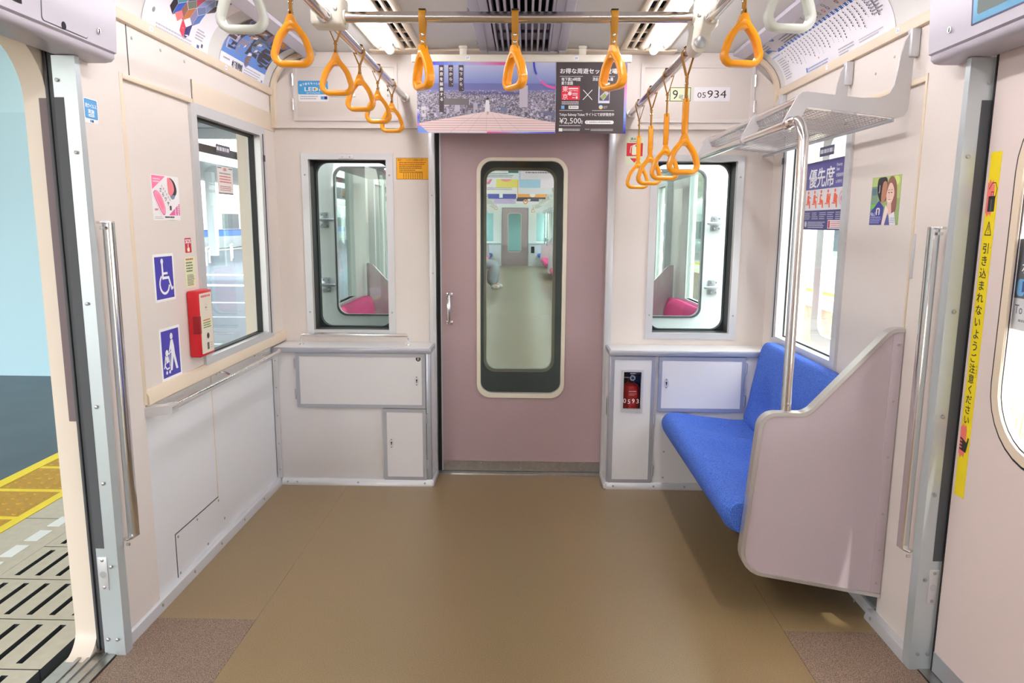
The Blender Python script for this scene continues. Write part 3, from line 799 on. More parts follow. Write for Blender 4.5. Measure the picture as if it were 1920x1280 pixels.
# ---------------------------------------------------------------- seat end partition
t = empty('bench_partition', (1.0, 2.355, 0.10), 'mauve partition panel with curved steel edge at the near end of the bench', 'partition')
def fillet(pts, rads, n=6): return rounded(pts, rads, n)
cor = [(1.226, 1.033), (1.185, 1.033), (0.93, 0.748), (0.779, 0.748), (0.735, 0.185), (1.226, 0.098)]
OUT = fillet(cor, [0.001, 0.05, 0.055, 0.055, 0.09, 0.001])
corI = [(1.2255, 1.021), (1.191, 1.021), (0.936, 0.736), (0.791, 0.736), (0.748, 0.195), (1.2255, 0.111)]
INN = fillet(corI, [0.001, 0.045, 0.06, 0.045, 0.08, 0.001])
MB().prism(INN, 'y', 2.343, 2.370, MAUVEL).build('panel', t, angle=50)
MB().prism(OUT, 'y', 2.338, 2.376, mat('edge_steel', (206, 203, 200), 0.28, 0.7), [INN]).build('steel_edge', t, angle=40)
m = MB().box(1.192, 1.2255, 2.3405, 2.345, 0.116, 1.021, MAUVEL, 0.001)
for z in (0.98, 0.79, 0.60, 0.40, 0.27, 0.15): m.screw((1.21, 2.3405, z), (0,-1,0), 0.004)
m.build('fixing_strip', t)

# ---------------------------------------------------------------- bench
def loft(mb, prof, y0, y1, m, dip=None, n=48, seats=3):
    rows = []
    for i in range(n+1):
        f = i/n; y = y0+(y1-y0)*f; e = min(f, 1-f)*n
        edge = 0.0 if e >= 3 else (1-e/3)**2
        row = []
        for j, (x, z) in enumerate(prof):
            d = 0.0
            if dip: d = dip(f, j/(len(prof)-1), x, z)
            cxz = (sum(p[0] for p in prof)/len(prof), sum(p[1] for p in prof)/len(prof))
            q = 1-0.10*edge
            x2, z2 = cxz[0]+(x-cxz[0])*q, cxz[1]+(z-cxz[1])*q
            if dip and isinstance(d, tuple): x2 += d[0]; z2 += d[1]
            row.append((x2, y, z2))
        rows.append(row)
    V = mb.grid(rows, m, closed=True); k = mb.mi(m)
    f = mb.bm.faces.new(list(reversed(V[0]))); f.material_index = k
    f = mb.bm.faces.new(V[-1]); f.material_index = k
def smooth_loop(pts, n=4):
    out = []; k = len(pts)
    for i in range(k):
        p0, p1, p2, p3 = (Vector(pts[(i+d) % k]) for d in (-1, 0, 1, 2))
        for j in range(n):
            t_ = j/n
            out.append(tuple(0.5*((2*p1)+(p2-p0)*t_+(2*p0-5*p1+4*p2-p3)*t_*t_+(3*p1-p0-3*p2+p3)*t_**3)))
    return out
SEATP = [(0.745, 0.300), (0.705, 0.325), (0.688, 0.375), (0.708, 0.415), (0.76, 0.424), (0.90, 0.408), (1.05, 0.392), (1.15, 0.386), (1.165, 0.34), (1.12, 0.30), (0.93, 0.295)]
BACKP = [(1.102, 0.375), (1.118, 0.46), (1.132, 0.55), (1.150, 0.65), (1.166, 0.735), (1.184, 0.782), (1.21, 0.790), (1.232, 0.770), (1.238, 0.60), (1.236, 0.42), (1.18, 0.37)]
def bench(name, label, group, m, y0, y1, side=1, seats=3, detail=True):
    t = empty(name, (side*0.97 if side < 0 else 0.97, (y0+y1)/2, 0.29), label, 'bench', group)
    def dipS(f, g, x, z):
        ph = (f*seats) % 1.0; a = math.sin(PI*ph); s = min(1, max(0, (x-0.70)/0.12))
        if z < 0.36: return (0, 0)
        crease = math.exp(-((ph-0.5)/0.06)**2)*0.0 + math.exp(-(min(ph, 1-ph)/0.045)**2)*0.006
        return (0, -s*(0.026*a**1.5*math.exp(-((x-0.98)/0.2)**2)) - s*crease*1.1)
    def dipB(f, g, x, z):
        ph = (f*seats) % 1.0; a = math.sin(PI*ph)
        if x > 1.2: return (0, 0)
        lum = math.exp(-((z-0.50)/0.09)**2)
        return (0.034*a**1.5*lum + 0.006*math.exp(-(min(ph, 1-ph)/0.05)**2), 0)
    c = MB(); loft(c, smooth_loop(SEATP, 4 if detail else 1), y0, y1, m, dipS, 60 if detail else 12, seats)
    b = MB(); loft(b, smooth_loop(BACKP, 4 if detail else 1), y0, y1, m, dipB, 60 if detail else 12, seats)
    if side < 0:
        for mb in (c, b):
            for v in mb.bm.verts: v.co.x = -0.05-v.co.x
    c.build('seat_cushion', t, angle=60); b.build('backrest', t, angle=60)
    u = MB().box(0.80, 1.20, y0+0.02, y1-0.02, 0.268, 0.300, GUARD, 0.004)
    if side < 0:
        for v in u.bm.verts: v.co.x = -0.05-v.co.x
    u.build('seat_base', t)
    return t
bench('bench_seat', 'blue velour bench seat between the partition and the right cabinet', None, BLUE, 2.382, 3.598)

# ---------------------------------------------------------------- chrome bars on the left wall and door posts
t = empty('wall_handrail', (-1.25, 2.9, 0.70), 'long steel handrail sloping along the left wall below the window', 'handrail')
MB().tube([(-1.228, 2.40, 0.722), (-1.228, 3.50, 0.718), (-1.24, 3.56, 0.717)], 0.0125, CHROME, 14).build('rail', t)
m = MB().prism([(XL+0.001, 2.352), (XL+0.02, 2.352), (-1.226, 2.385), (-1.215, 2.395), (-1.215, 2.44), (-1.24, 2.44), (-1.25, 2.41), (XL+0.001, 2.40)], 'z', 0.704, 0.736, ALUW); m.tube([(-1.228, 2.398, 0.722), (-1.228, 2.44, 0.722)], 0.0145, CHROME, 14); m.each('end_bracket', t)
m = MB()
for y in (2.95, 3.38): m.tube([(XL, y, 0.735), (-1.262, y, 0.735), (-1.232, y, 0.722)], 0.005, CHROME, 8); m.tube([(XL+.001, y, .735), (XL+.004, y, .735)], .012, CHROME, 12)
m.each('wall_bracket', t)
for side in (-1, 1):
    s = side; X = lambda v: -0.03+s*v
    t = empty('door_grab_bar', (X(1.205), 2.15, 0.36), 'vertical chrome grab bar beside the %s' % ('open left doorway' if s < 0 else 'closed right door'), 'grab bar')
    x = 1.212
    MB().tube([(X(x), 2.150, 0.372), (X(x), 2.150, 1.355)], 0, CHROME, 16, flat=(0.013, 0.0185), up=(1,0,0)).build('bar', t, angle=30)
    for z in (0.372, 1.355):
        q = MB().tube([(X(x+0.012), 2.118, z), (X(x+0.004), 2.130, z), (X(x), 2.165, z)], 0, CHROME, 12, flat=(0.004, 0.012), up=(0,0,1)); q.tube([(X(x+.008), 2.119, z-0.016), (X(x-.002), 2.119, z-0.016)], 0.005, CHROME, 10)
        q.each('end_bracket', t)

# ---------------------------------------------------------------- cabinets beside the gangway door
FRAMEA = mat('cabinet_edge_aluminium', (186, 190, 200), 0.32, 0.55)
CABW = mat('cabinet_white', (229, 227, 227), 0.33)
YF = 3.620
def lock(mb, x, z):
    mb.prism(ellipse(x, z, 0.0115, 0.026, 20), 'y', YF-0.0125, YF-0.009, ALUW)
    mb.prism(ellipse(x, z+0.004, 0.004, 0.005, 10), 'y', YF-0.0132, YF-0.0124, DARK); mb.box(x-0.002, x+0.002, YF-0.0132, YF-0.0124, z-0.009, z+0.002, DARK)
    mb.prism(ellipse(x, z+0.02, 0.0025, None, 8), 'y', YF-0.013, YF-0.0124, DARK); mb.prism(ellipse(x, z-0.02, 0.0025, None, 8), 'y', YF-0.013, YF-0.0124, DARK)
def cab_door(t, x0, x1, z0, z1, hinge, hz, lk, holes=None):
    d = MB().box(x0, x1, YF-0.009, YF-0.0005, z0, z1, CABW) if not holes else MB().prism(rect(x0, z0, x1, z1), 'y', YF-0.009, YF-0.0005, CABW, holes)
    d = d.build('cabinet_door', t)
    f = MB()
    e = 0.018
    f.prism(rect(x0, z0, x1, z1), 'y', YF-0.0115, YF-0.001, FRAMEA, [rect(x0+e, z0+e, x1-e, z1-e)])
    f.build('door_edge', d)
    h = MB(); hx = x0-0.005 if hinge == 'l' else x1+0.005
    for z in hz: h.tube([(hx, YF-0.008, z-0.026), (hx, YF-0.008, z+0.026)], 0.0055, ALU, 8); h.box(hx-0.004, hx+0.002, YF-0.011, YF-0.006, z-0.026, z+0.026, GUARD)
    h.each('hinge', d)
    if lk:
        q = MB(); lock(q, *lk); q.build('lock_plate', d)
    return d
t = empty('equipment_cabinet', (-0.88, 3.71, 0.0), 'white equipment cabinet with two locked doors, left of the gangway door', 'cabinet')
m = MB().box(XL+0.001, -0.487, YF, YE-0.002, 0.0, 0.704, CABW, 0.002); m.build('body', t)
m = MB().box(XL+0.001, -0.480, YF-0.016, YE-0.001, 0.703, 0.729, FRAMEA, 0.003); m.box(XL+0.012, -0.492, YF-0.004, YE-0.004, 0.729, 0.7305, CABW); m.build('top', t)
m = MB().box(-0.508, -0.4855, YF-0.008, YF+0.03, 0.036, 0.704, FRAMEA, 0.002); m.box(XL+0.004, XL+0.03, YF-0.008, YF-0.0005, 0.036, 0.704, ALUW, 0.001)
for z in (0.66, 0.52, 0.37, 0.22, 0.08): m.screw((XL+0.018, YF-0.008, z), (0,-1,0), 0.004)
m.each('corner_angle', t)
cab_door(t, -1.176, -0.512, 0.417, 0.702, 'l', (0.645, 0.485), (-0.556, 0.562))
cab_door(t, -0.733, -0.511, 0.032, 0.414, 'r', (0.365, 0.12), (-0.692, 0.230))
m = MB(); m.prism(ellipse(-0.547, 0.676, 0.0125, None, 20), 'y', YF-0.0105, YF-0.0088, BLACK); m.box(-0.5515, -0.549, YF-0.0112, YF-0.0104, 0.669, 0.683, WHITEP); m.box(-0.545, -0.5425, YF-0.0112, YF-0.0104, 0.669, 0.683, WHITEP); m.build('marker_disc', t, label='small black disc with two white bars')
sk = [(0, 0), (-0.022, 0), (-0.022, 0.008), (-0.015, 0.028), (-0.008, 0.034), (0, 0.034)]
m = MB()
m.prism([(YF+u, v) for u, v in sk], 'x', XL+0.03, -0.48, ALUW); m.box(-0.487, -0.470, YF-0.02, YE-0.002, 0, 0.030, ALUW, 0.006)
for x in (-1.24, -1.19, -0.87, -0.52): m.screw((x, YF-0.019, 0.018), (0,-1,0.2), 0.0055)
m.build('skirting', t)
t = empty('cabinet_guard_rail', (-0.89, 3.7, 0.73), 'low steel guard rail standing on the left cabinet top', 'rail')
m = MB().tube([(-1.165, 3.70, 0.783), (-0.618, 3.70, 0.783)], 0, CHROME, 14, flat=(0.010, 0.014), up=(0,0,1)); m.build('rail', t)
for x, s in ((-1.160, -1), (-0.624, 1)):
    q = MB().tube([(x, 3.70, 0.784), (x+s*0.008, 3.70, 0.777), (x+s*0.0105, 3.702, 0.765), (x+s*0.0105, 3.704, 0.731)], 0.0045, CHROME, 10); q.tube([(x+s*0.0105, 3.704, 0.7305), (x+s*0.0105, 3.704, 0.733)], 0.014, CHROME, 14); q.build('foot', t)

t = empty('extinguisher_cabinet', (0.83, 3.71, 0.0), 'white cabinet with extinguisher window, right of the gangway door behind the bench', 'cabinet')
WH = rect(0.499, 0.424, 0.590, 0.621)
m = MB().prism(rect(0.428, 0.0, XR-0.001, 0.704), 'y', YF, YF+0.012, CABW, [WH])
m.box(0.428, 0.436, YF+0.012, YE-0.002, 0, 0.704, CABW); m.box(XR-0.01, XR-0.001, YF+0.012, YE-0.002, 0, 0.704, CABW); m.box(0.428, XR-0.001, YE-0.012, YE-0.002, 0, 0.704, CABW)
m.build('body', t)
m = MB().box(0.437, 0.70, YE-0.016, YE-0.013, 0.30, 0.70, DARK); m.box(0.4365, 0.4375, YF+0.013, YE-0.013, 0.30, 0.70, DARK); m.box(0.66, 0.664, YF+0.013, YE-0.013, 0.30, 0.70, DARK); m.box(0.437, 0.664, YF+0.013, YE-0.013, 0.345, 0.35, DARK); m.build('shade_lining', t)  # dark sheets added so the cabinet inside looks unlit
m = MB().box(0.422, XR-0.001, YF-0.016, YE-0.001, 0.703, 0.729, FRAMEA, 0.003); m.box(0.434, XR-0.012, YF-0.004, YE-0.004, 0.729, 0.7305, CABW); m.build('top', t)
m = MB().box(0.4265, 0.446, YF-0.008, YF+0.03, 0.036, 0.704, FRAMEA, 0.002); m.box(0.4255, 0.429, 3.67, 3.70, 0.37, 0.475, ALU, 0.002); m.box(0.425, 0.4258, 3.675, 3.695, 0.38, 0.465, GUARD); m.build('corner_angle', t)
d = cab_door(t, 0.434, 0.657, 0.034, 0.700, 'r', (0.645, 0.375, 0.10), None, [WH])
m = MB().prism(rect(0.489, 0.412, 0.600, 0.632), 'y', YF-0.013, YF-0.006, ALUW, [rect(0.500, 0.425, 0.589, 0.620)]); m.build('window_frame', d)
MB().box(0.495, 0.594, YF+0.002, YF+0.004, 0.42, 0.626, GLASS).build('window_pane', d)
cab_door(t, 0.675, 1.112, 0.416, 0.700, 'r', (0.645, 0.475), (0.716, 0.563))
m = MB().prism([(YF+u, v) for u, v in sk], 'x', 0.420, XR-0.03, ALUW); m.box(0.408, 0.428, YF-0.02, YE-0.002, 0, 0.030, ALUW, 0.006)
for x in (0.46, 0.67, 0.83): m.screw((x, YF-0.019, 0.018), (0,-1,0.2), 0.0055)
for x, z in ((0.72, 0.20), (0.72, 0.06)): m.screw((x, YF, z), (0,-1,0), 0.005)
m.build('skirting', t)
# fire extinguisher behind the glass
t = empty('fire_extinguisher', (0.552, 3.715, 0.35), 'red fire extinguisher behind the small cabinet window', 'fire extinguisher')
b = MB().tube([(0.552, 3.715, 0.352), (0.552, 3.715, 0.357), (0.552, 3.715, 0.515), (0.552, 3.715, 0.53), (0.552, 3.715, 0.54), (0.552, 3.715, 0.545)], [0.042, 0.046, 0.046, 0.04, 0.024, 0.018], mat('extinguisher_red', (212, 20, 34), 0.3), 24); b.build('cylinder', t)
b = MB().tube([(0.552, 3.715, 0.543), (0.552, 3.715, 0.565)], 0.016, BLACK, 16); b.box(0.535, 0.585, 3.702, 3.728, 0.562, 0.575, BLACK, 0.004); b.box(0.545, 0.60, 3.706, 3.724, 0.588, 0.596, CHROME, 0.002); b.build('valve', t)
b = MB().tube([(0.556, 3.700, 0.573), (0.556, 3.684, 0.573)], 0.0155, CHROME, 18); b.tube([(0.556, 3.684, 0.573), (0.556, 3.683, 0.573)], 0.0125, WHITEP, 18); b.tube([(0.556, 3.683, 0.573), (0.556, 3.682, 0.573)], 0.008, mat('gauge_blue', (80, 96, 150), 0.4), 12); b.build('pressure_gauge', t)
b = MB().tube([(0.54, 3.70, 0.573), (0.512, 3.70, 0.574)], 0.005, CHROME, 10); b.tube([(0.512, 3.70, 0.574), (0.500, 3.702, 0.55), (0.500, 3.702, 0.42)], 0.006, BLACK, 10); b.build('hose', t)
sh = Sheet(0.05, 0.045, (206, 20, 34)); sh.rect(0.006, 0.032, 0.044, 0.036, (240, 220, 220)); sh.rect(0.006, 0.02, 0.044, 0.022, (240, 180, 180)); sh.rect(0.006, 0.013, 0.036, 0.015, (240, 180, 180))
sh.place(on((0.530, 3.668, 0.472), (1,0,0), (0,0,1), (0,-1,0)), 'maker_plate', parent=t)

# ================================================================== SIGNS, STICKERS AND POSTERS
NAVY, WHITE, INK = (58, 52, 160), (246, 246, 244), (40, 40, 44)
# car number inside the extinguisher window
sh = Sheet(0.09, 0.03, bare=True, thick=0.0); [sh.text(ch, 0.011+0.022*i, (0.004, 0.0, 0.003, 0.002)[i], 0.033, (246, 236, 236), 'c', 0.0) for i, ch in enumerate('0593')]
sh.place(on_end(0.4985, 0.452, YF+0.0015), 'car_number_lettering', parent=bpy.data.objects['extinguisher_cabinet'])

# -- left wall
sh = Sheet(0.069, 0.071, (244, 244, 244), 0.004); sh.rr(0.003, 0.014, 0.066, 0.069, 0.004, (60, 140, 205)); sh.rr(0.006, 0.017, 0.063, 0.066, 0.003, (86, 160, 216))
sh.text('抗ウイルス', 0.0345, 0.046, 0.013, WHITE, 'c', 0.03, fit=0.054); sh.text('実施', 0.0345, 0.030, 0.013, WHITE, 'c', 0.03, fit=0.03); sh.rr(0.02, 0.020, 0.049, 0.027, 0.003, WHITE); sh.lines(0.023, 0.046, 0.022, 1, 0.01, 0.0025, (90, 160, 210), 0)
sh.rect(0.026, 0.004, 0.034, 0.011, (70, 150, 210)); sh.rect(0.035, 0.004, 0.043, 0.011, (30, 40, 100))
sh.place(on_left(2.152, 1.642, XL+0.0122), 'antivirus_sticker', label='small light blue square antivirus sticker on the left wall pillar near the doorway', cat='sticker')

sh = Sheet(0.20, 0.158, (246, 243, 242), 0.006)
PK, PK2, PK3 = (238, 110, 158), (250, 150, 186), (214, 66, 130)
sh.poly([(0.004, 0.155), (0.10, 0.155), (0.004, 0.106)], (242, 120, 165)); sh.lines(0.012, 0.065, 0.141, 2, 0.009, 0.005, (255, 216, 228), 0.2)
B = [(0.012, 0.098), (0.030, 0.104), (0.055, 0.095), (0.075, 0.072), (0.088, 0.048), (0.088, 0.028), (0.078, 0.018), (0.062, 0.026), (0.036, 0.055), (0.016, 0.082)]
for i in range(9):
    u, v = 0.014+0.0058*i, 0.084-0.0075*i; sh.line([(u, v), (u-0.006, v-0.008)], 0.0016, (205, 196, 200))
sh.poly(smooth_loop(B, 4), PK3); sh.poly(smooth_loop([(u*0.94+0.0045, v*0.95+0.004) for u, v in B], 4), PK2); sh.poly(smooth_loop([(u*0.6+0.024, v*0.62+0.026) for u, v in B], 4), (252, 132, 160))
B = [(0.118, 0.148), (0.134, 0.152), (0.158, 0.140), (0.172, 0.116), (0.168, 0.098), (0.148, 0.084), (0.128, 0.085), (0.120, 0.10)]
sh.poly(smooth_loop([(u+0.008, v-0.002) for u, v in B], 4), (50, 48, 62)); sh.poly(smooth_loop([(0.13, 0.09), (0.165, 0.09), (0.158, 0.078), (0.14, 0.076)], 4), (120, 130, 156)); sh.poly(smooth_loop([(u*0.88+0.010, v*0.9+0.014) for u, v in B], 4), (232, 132, 140))
for i, ch in enumerate('さらツヤ髪'): sh.text(ch, 0.062+0.0165*i, 0.100-0.0155*i, 0.017, INK, 'c', 0.03)
for i, ch in enumerate('とかすだけで'): sh.text(ch, 0.073+0.0105*i, 0.117-0.0095*i, 0.0095, (70, 70, 76), 'c', 0.02)
sh.poly([(0.196, 0.062), (0.196, 0.018), (0.112, 0.018)], (228, 96, 160)); sh.lines(0.157, 0.168, 0.045, 5, 0.0065, 0.004, WHITE, 0); sh.lines(0.178, 0.190, 0.058, 7, 0.0065, 0.004, WHITE, 0)
sh.text('NEW', 0.024, 0.034, 0.010, (206, 70, 110), 'c', 0.03); sh.lines(0.01, 0.07, 0.011, 2, 0.005, 0.0018, (170, 165, 168), 0.2); sh.lines(0.082, 0.15, 0.009, 1, 0.01, 0.005, INK, 0)
sh.place(on_left(2.527, 1.363), 'hairbrush_poster', label='pink and white hairbrush advert on the left wall, above the wheelchair sign', cat='poster')

sh = Sheet(0.148, 0.170, WHITE, 0.002); sh.rect(0.010, 0.010, 0.138, 0.160, (66, 60, 170))
WC = (248, 248, 246)
sh.disc(0.062, 0.143, 0.0095, WC, 0.0105); sh.line([(0.062, 0.132), (0.063, 0.082)], 0.0115, WC); sh.line([(0.063, 0.100), (0.096, 0.100)], 0.008, WC); sh.line([(0.063, 0.084), (0.104, 0.084), (0.122, 0.042), (0.132, 0.046)], 0.0095, WC)
sh.ring(0.072, 0.062, 0.029, 0.038, WC, 122, 352, 30)
sh.place(on_left(2.500, 1.075), 'wheelchair_sign', label='blue wheelchair symbol sign on the left wall', cat='sign')

sh = Sheet(0.150, 0.190, WHITE, 0.002); sh.rect(0.010, 0.010, 0.140, 0.180, (66, 60, 170))
sh.disc(0.084, 0.155, 0.0105, WC, 0.012)
sh.poly([(0.076, 0.142), (0.093, 0.142), (0.100, 0.118), (0.104, 0.088), (0.122, 0.030), (0.107, 0.030), (0.091, 0.078), (0.078, 0.030), (0.063, 0.030), (0.076, 0.092), (0.074, 0.112), (0.068, 0.100), (0.060, 0.102)], WC)
sh.disc(0.045, 0.098, 0.0115, WC, 0.012); sh.poly([(0.034, 0.084), (0.054, 0.086), (0.058, 0.064), (0.036, 0.060)], WC); sh.line([(0.052, 0.092), (0.074, 0.098)], 0.005, WC)
sh.line([(0.034, 0.088), (0.024, 0.056), (0.038, 0.040), (0.058, 0.042)], 0.006, WC); sh.line([(0.030, 0.062), (0.020, 0.046)], 0.007, WC); sh.line([(0.066, 0.100), (0.060, 0.048)], 0.004, WC)
sh.disc(0.036, 0.027, 0.0065, WC); sh.disc(0.058, 0.027, 0.0065, WC)
sh.place(on_left(2.508, 0.790), 'pushchair_sign', label='blue pushchair symbol sign with adult and child, low on the left wall', cat='sign')

sh = Sheet(0.050, 0.056, (196, 40, 58), 0.003); sh.text('SOS', 0.025, 0.036, 0.022, WHITE, 'c', 0.04, fit=0.042)
sh.poly([(0.021, 0.033), (0.027, 0.033), (0.027, 0.020), (0.034, 0.018), (0.034, 0.004), (0.017, 0.004), (0.013, 0.016), (0.021, 0.018)], (250, 236, 206))
sh.place(on_left(2.749, 1.241), 'sos_sticker', label='small red SOS sticker with pointing hand on the left wall', cat='sticker')
sh = Sheet(0.082, 0.118, (230, 232, 190), 0.003)
sh.lines(0.008, 0.07, 0.105, 1, 0.01, 0.006, (190, 90, 60), 0.05); sh.lines(0.008, 0.07, 0.092, 4, 0.0105, 0.0055, (90, 100, 70), 0.2); sh.lines(0.012, 0.074, 0.046, 8, 0.0055, 0.003, (90, 96, 80), 0.2)
sh.place(on_left(2.737, 1.108), 'intercom_notice', label='pale yellow fine print notice above the red emergency intercom', cat='notice')

t = empty('emergency_intercom', (XL+0.02, 2.80, 0.84), 'red emergency intercom box with cream front on the left wall by the window', 'intercom')
MB().box(XL+0.0005, XL+0.045, 2.730, 2.856, 0.838, 1.096, RED, 0.007).build('case', t)
m = MB().box(XL+0.02, XL+0.0465, 2.7285, 2.745, 0.93, 1.0, mat('dark_red', (150, 14, 26), 0.4), 0.002); m.build('side_latch', t)
sh = Sheet(0.104, 0.235, (232, 222, 204), 0.003)
sh.lines(0.012, 0.092, 0.219, 1, 0.01, 0.008, (214, 90, 110), 0); sh.disc(0.052, 0.178, 0.004, INK)
for k in range(8): sh.disc(0.052+0.012*math.cos(k*PI/4), 0.178+0.012*math.sin(k*PI/4), 0.0015, (90, 84, 80), n=8)
sh.rect(0.016, 0.095, 0.092, 0.135, (224, 230, 186)); sh.lines(0.02, 0.088, 0.127, 1, 0.01, 0.005, (200, 70, 60), 0.1); sh.lines(0.02, 0.088, 0.117, 3, 0.009, 0.0045, (90, 96, 70), 0.15)
sh.disc(0.056, 0.066, 0.012, (90, 90, 92)); sh.disc(0.056, 0.066, 0.009, (60, 60, 62)); sh.rect(0.044, 0.012, 0.062, 0.04, (96, 92, 90)); sh.lines(0.07, 0.092, 0.034, 3, 0.009, 0.003, (180, 170, 160), 0.1)
sh.place(on_left(2.741, 0.850, XL+0.0452), 'front_plate', parent=t, label='cream front plate with small print')

# -- stickers on the left window
gx = XL-0.0298
sh = Sheet(0.150, 0.036, (84, 82, 100), 0.003, thick=0.0006); sh.lines(0.008, 0.142, 0.010, 1, 0.01, 0.016, (214, 214, 220), 0)
sh.place(on_left(3.150, 1.652, gx), 'window_label', label='small dark oblong label high on the left window pane', cat='sticker')
sh = Sheet(0.165, 0.118, (240, 232, 226), 0.002, thick=0.0006)
sh.rect(0.004, 0.110, 0.045, 0.114, (80, 70, 90)); sh.rect(0.12, 0.110, 0.161, 0.114, (80, 70, 90)); sh.text('お願い', 0.0825, 0.101, 0.016, (196, 60, 70), 'c', 0.02); sh.lines(0.02, 0.145, 0.086, 1, 0.01, 0.006, (150, 150, 140), 0.1)
sh.lines(0.02, 0.145, 0.073, 3, 0.0115, 0.006, (214, 110, 110), 0.1); sh.lines(0.02, 0.145, 0.032, 3, 0.008, 0.0035, (190, 110, 120), 0.1); sh.rect(0.004, 0.002, 0.161, 0.006, (80, 70, 90))
sh.place(on_left(3.150, 1.478, gx), 'window_notice', label='white request notice with red heading on the left window pane', cat='notice')

# -- end wall
YP = YE-0.0222
def hatch(name, x0, x1, z0, z1, hinge, label):
    t = empty(name, ((x0+x1)/2, YP-0.004, z0), label, 'hatch')
    MB().box(x0, x1, YP-0.004, YP-0.0002, z0, z1, WALL, 0.001).build('panel', t)
    f = MB().prism(rect(x0-0.004, z0-0.004, x1+0.004, z1+0.004), 'y', YP-0.009, YP-0.0002, mat('hatch_frame', (222, 213, 208), 0.35), [rect(x0+0.014, z0+0.014, x1-0.014, z1-0.014)]); f.build('frame', t)
    h = MB(); hx = x0-0.008 if hinge == 'l' else x1+0.008
    for z in (z0+0.075, z1-0.075): h.tube([(hx, YP-0.007, z-0.028), (hx, YP-0.007, z+0.028)], 0.0065, CHROME, 10)
    h.each('hinge', t)
    return t
t = hatch('equipment_hatch', -1.178, -0.660, 1.870, 2.140, 'l', 'white hinged hatch over the left end window, carrying the blue LED sticker')
m = MB(); zz, xx = 2.012, -0.705
m.prism(ellipse(xx, zz, 0.0115, 0.027, 20), 'y', YP-0.0075, YP-0.004, WHITEP); m.prism(ellipse(xx, zz+0.003, 0.0035, 0.006, 10), 'y', YP-0.0082, YP-0.0074, DARK)
for q in (0.02, -0.02): m.prism(ellipse(xx, zz+q, 0.0025, None, 8), 'y', YP-0.0082, YP-0.0074, GUARD)
m.build('lock_plate', t)
MB().box(-0.995, -0.868, YP-0.010, YP-0.004, 1.983, 1.999, WHITEP, 0.001).build('label_holder', t)
t2 = hatch('equipment_hatch', 0.565, 1.120, 1.868, 2.140, 'r', 'white hinged hatch over the right end window, carrying the car number plates')
YH = YP-0.0042
sh = Sheet(0.152, 0.100, (244, 242, 240), 0.008); sh.poly([(0.0, 0.034)]+[(u, v) for u, v in rrect(0, 0.034, 0.152, 0.100, 0.007, 5)], (74, 160, 214))
arc = '地下鉄をもっと明るく'
for i, ch in enumerate(arc):
    a = (i-4.5)/4.5; sh.text(ch, 0.076+0.06*a, 0.083-0.009*a*a, 0.0125, WHITE, 'c', 0.03, rot=-0.25*a)
sh.text('LED', 0.034, 0.050, 0.028, WHITE, 'l', 0.02, fit=0.066); sh.disc(0.094, 0.0595, 0.008, (236, 206, 60)); sh.text('s', 0.106, 0.050, 0.022, WHITE, 'l', 0.02); sh.text('Light Emitting Diode', 0.076, 0.039, 0.0085, WHITE, 'c', 0.01)
sh.lines(0.01, 0.10, 0.022, 2, 0.011, 0.005, (190, 186, 190), 0.1); sh.rect(0.114, 0.010, 0.130, 0.025, (90, 160, 220)); sh.rect(0.131, 0.010, 0.147, 0.025, (30, 40, 120))
sh.place(on_end(-1.158, 1.960, YH), 'led_sticker', label='blue and white LED lighting sticker on the left hatch', cat='sticker')
sh = Sheet(0.112, 0.076, (226, 232, 196), 0.006)
sh.rect(0.004, 0.069, 0.108, 0.072, (60, 46, 70)); sh.rect(0.004, 0.004, 0.108, 0.007, (60, 46, 70)); sh.rect(0.105, 0.004, 0.108, 0.072, (60, 46, 70)); sh.rect(0.004, 0.004, 0.007, 0.072, (60, 46, 70))
sh.text('9', 0.031, 0.016, 0.062, (40, 34, 44), 'c', 0.0); sh.text('号車', 0.073, 0.014, 0.026, (60, 56, 60), 'c', 0.0)
sh.place(on_end(0.702, 1.962, YH), 'carriage_number_plate', label='pale green plate reading 9 on the right hatch, partly behind a strap', cat='sign')
sh = Sheet(0.178, 0.067, (242, 238, 240), 0.004); sh.text('05', 0.038, 0.016, 0.038, (46, 40, 46), 'c', 0.0, fit=0.042); sh.text('934', 0.113, 0.016, 0.052, (46, 40, 46), 'c', 0.0, fit=0.094)
sh.place(on_end(0.826, 1.968, YH), 'car_number_plate', label='white plate reading 05934 on the right hatch', cat='sign')
sh = Sheet(0.168, 0.108, (250, 178, 14), 0.0, thick=0.0008); BR = (120, 70, 10)
for q in ((0, 0, 0.168, 0.002), (0, 0.106, 0.168, 0.108), (0, 0, 0.002, 0.108), (0.166, 0, 0.168, 0.108)): sh.rect(*q, BR)
sh.text('座席シートに対する悪戯は犯罪です。', 0.084, 0.0935, 0.0098, (130, 84, 8), 'c', 0.02, fit=0.152)
sh.lines(0.015, 0.155, 0.083, 2, 0.0095, 0.0048, (180, 70, 10), 0.1); sh.lines(0.015, 0.155, 0.064, 4, 0.0098, 0.0048, (140, 90, 10), 0.45)
for r in range(4):
    for k in range(9): sh.rect(0.036+0.0118*k, 0.005+0.0075*r, 0.0405+0.0118*k, 0.0092+0.0075*r, (120, 70, 6))
sh.place(on_end(-0.674, 1.580, YE-0.0002), 'vandalism_notice', label='orange yellow notice on the end wall, right of the left end window', cat='notice')
sh = Sheet(0.094, 0.136, (222, 228, 200), 0.002); sh.text('消火器', 0.047, 0.119, 0.0155, (40, 50, 40), 'c', 0.02); sh.text('Fire Extinguisher', 0.047, 0.110, 0.0075, (40, 50, 40), 'c', 0.02)
sh.rect(0.006, 0.040, 0.088, 0.105, (206, 20, 44)); sh.poly([(0.024, 0.030), (0.070, 0.030), (0.047, 0.008)], (206, 20, 44)); IV = (232, 234, 206)
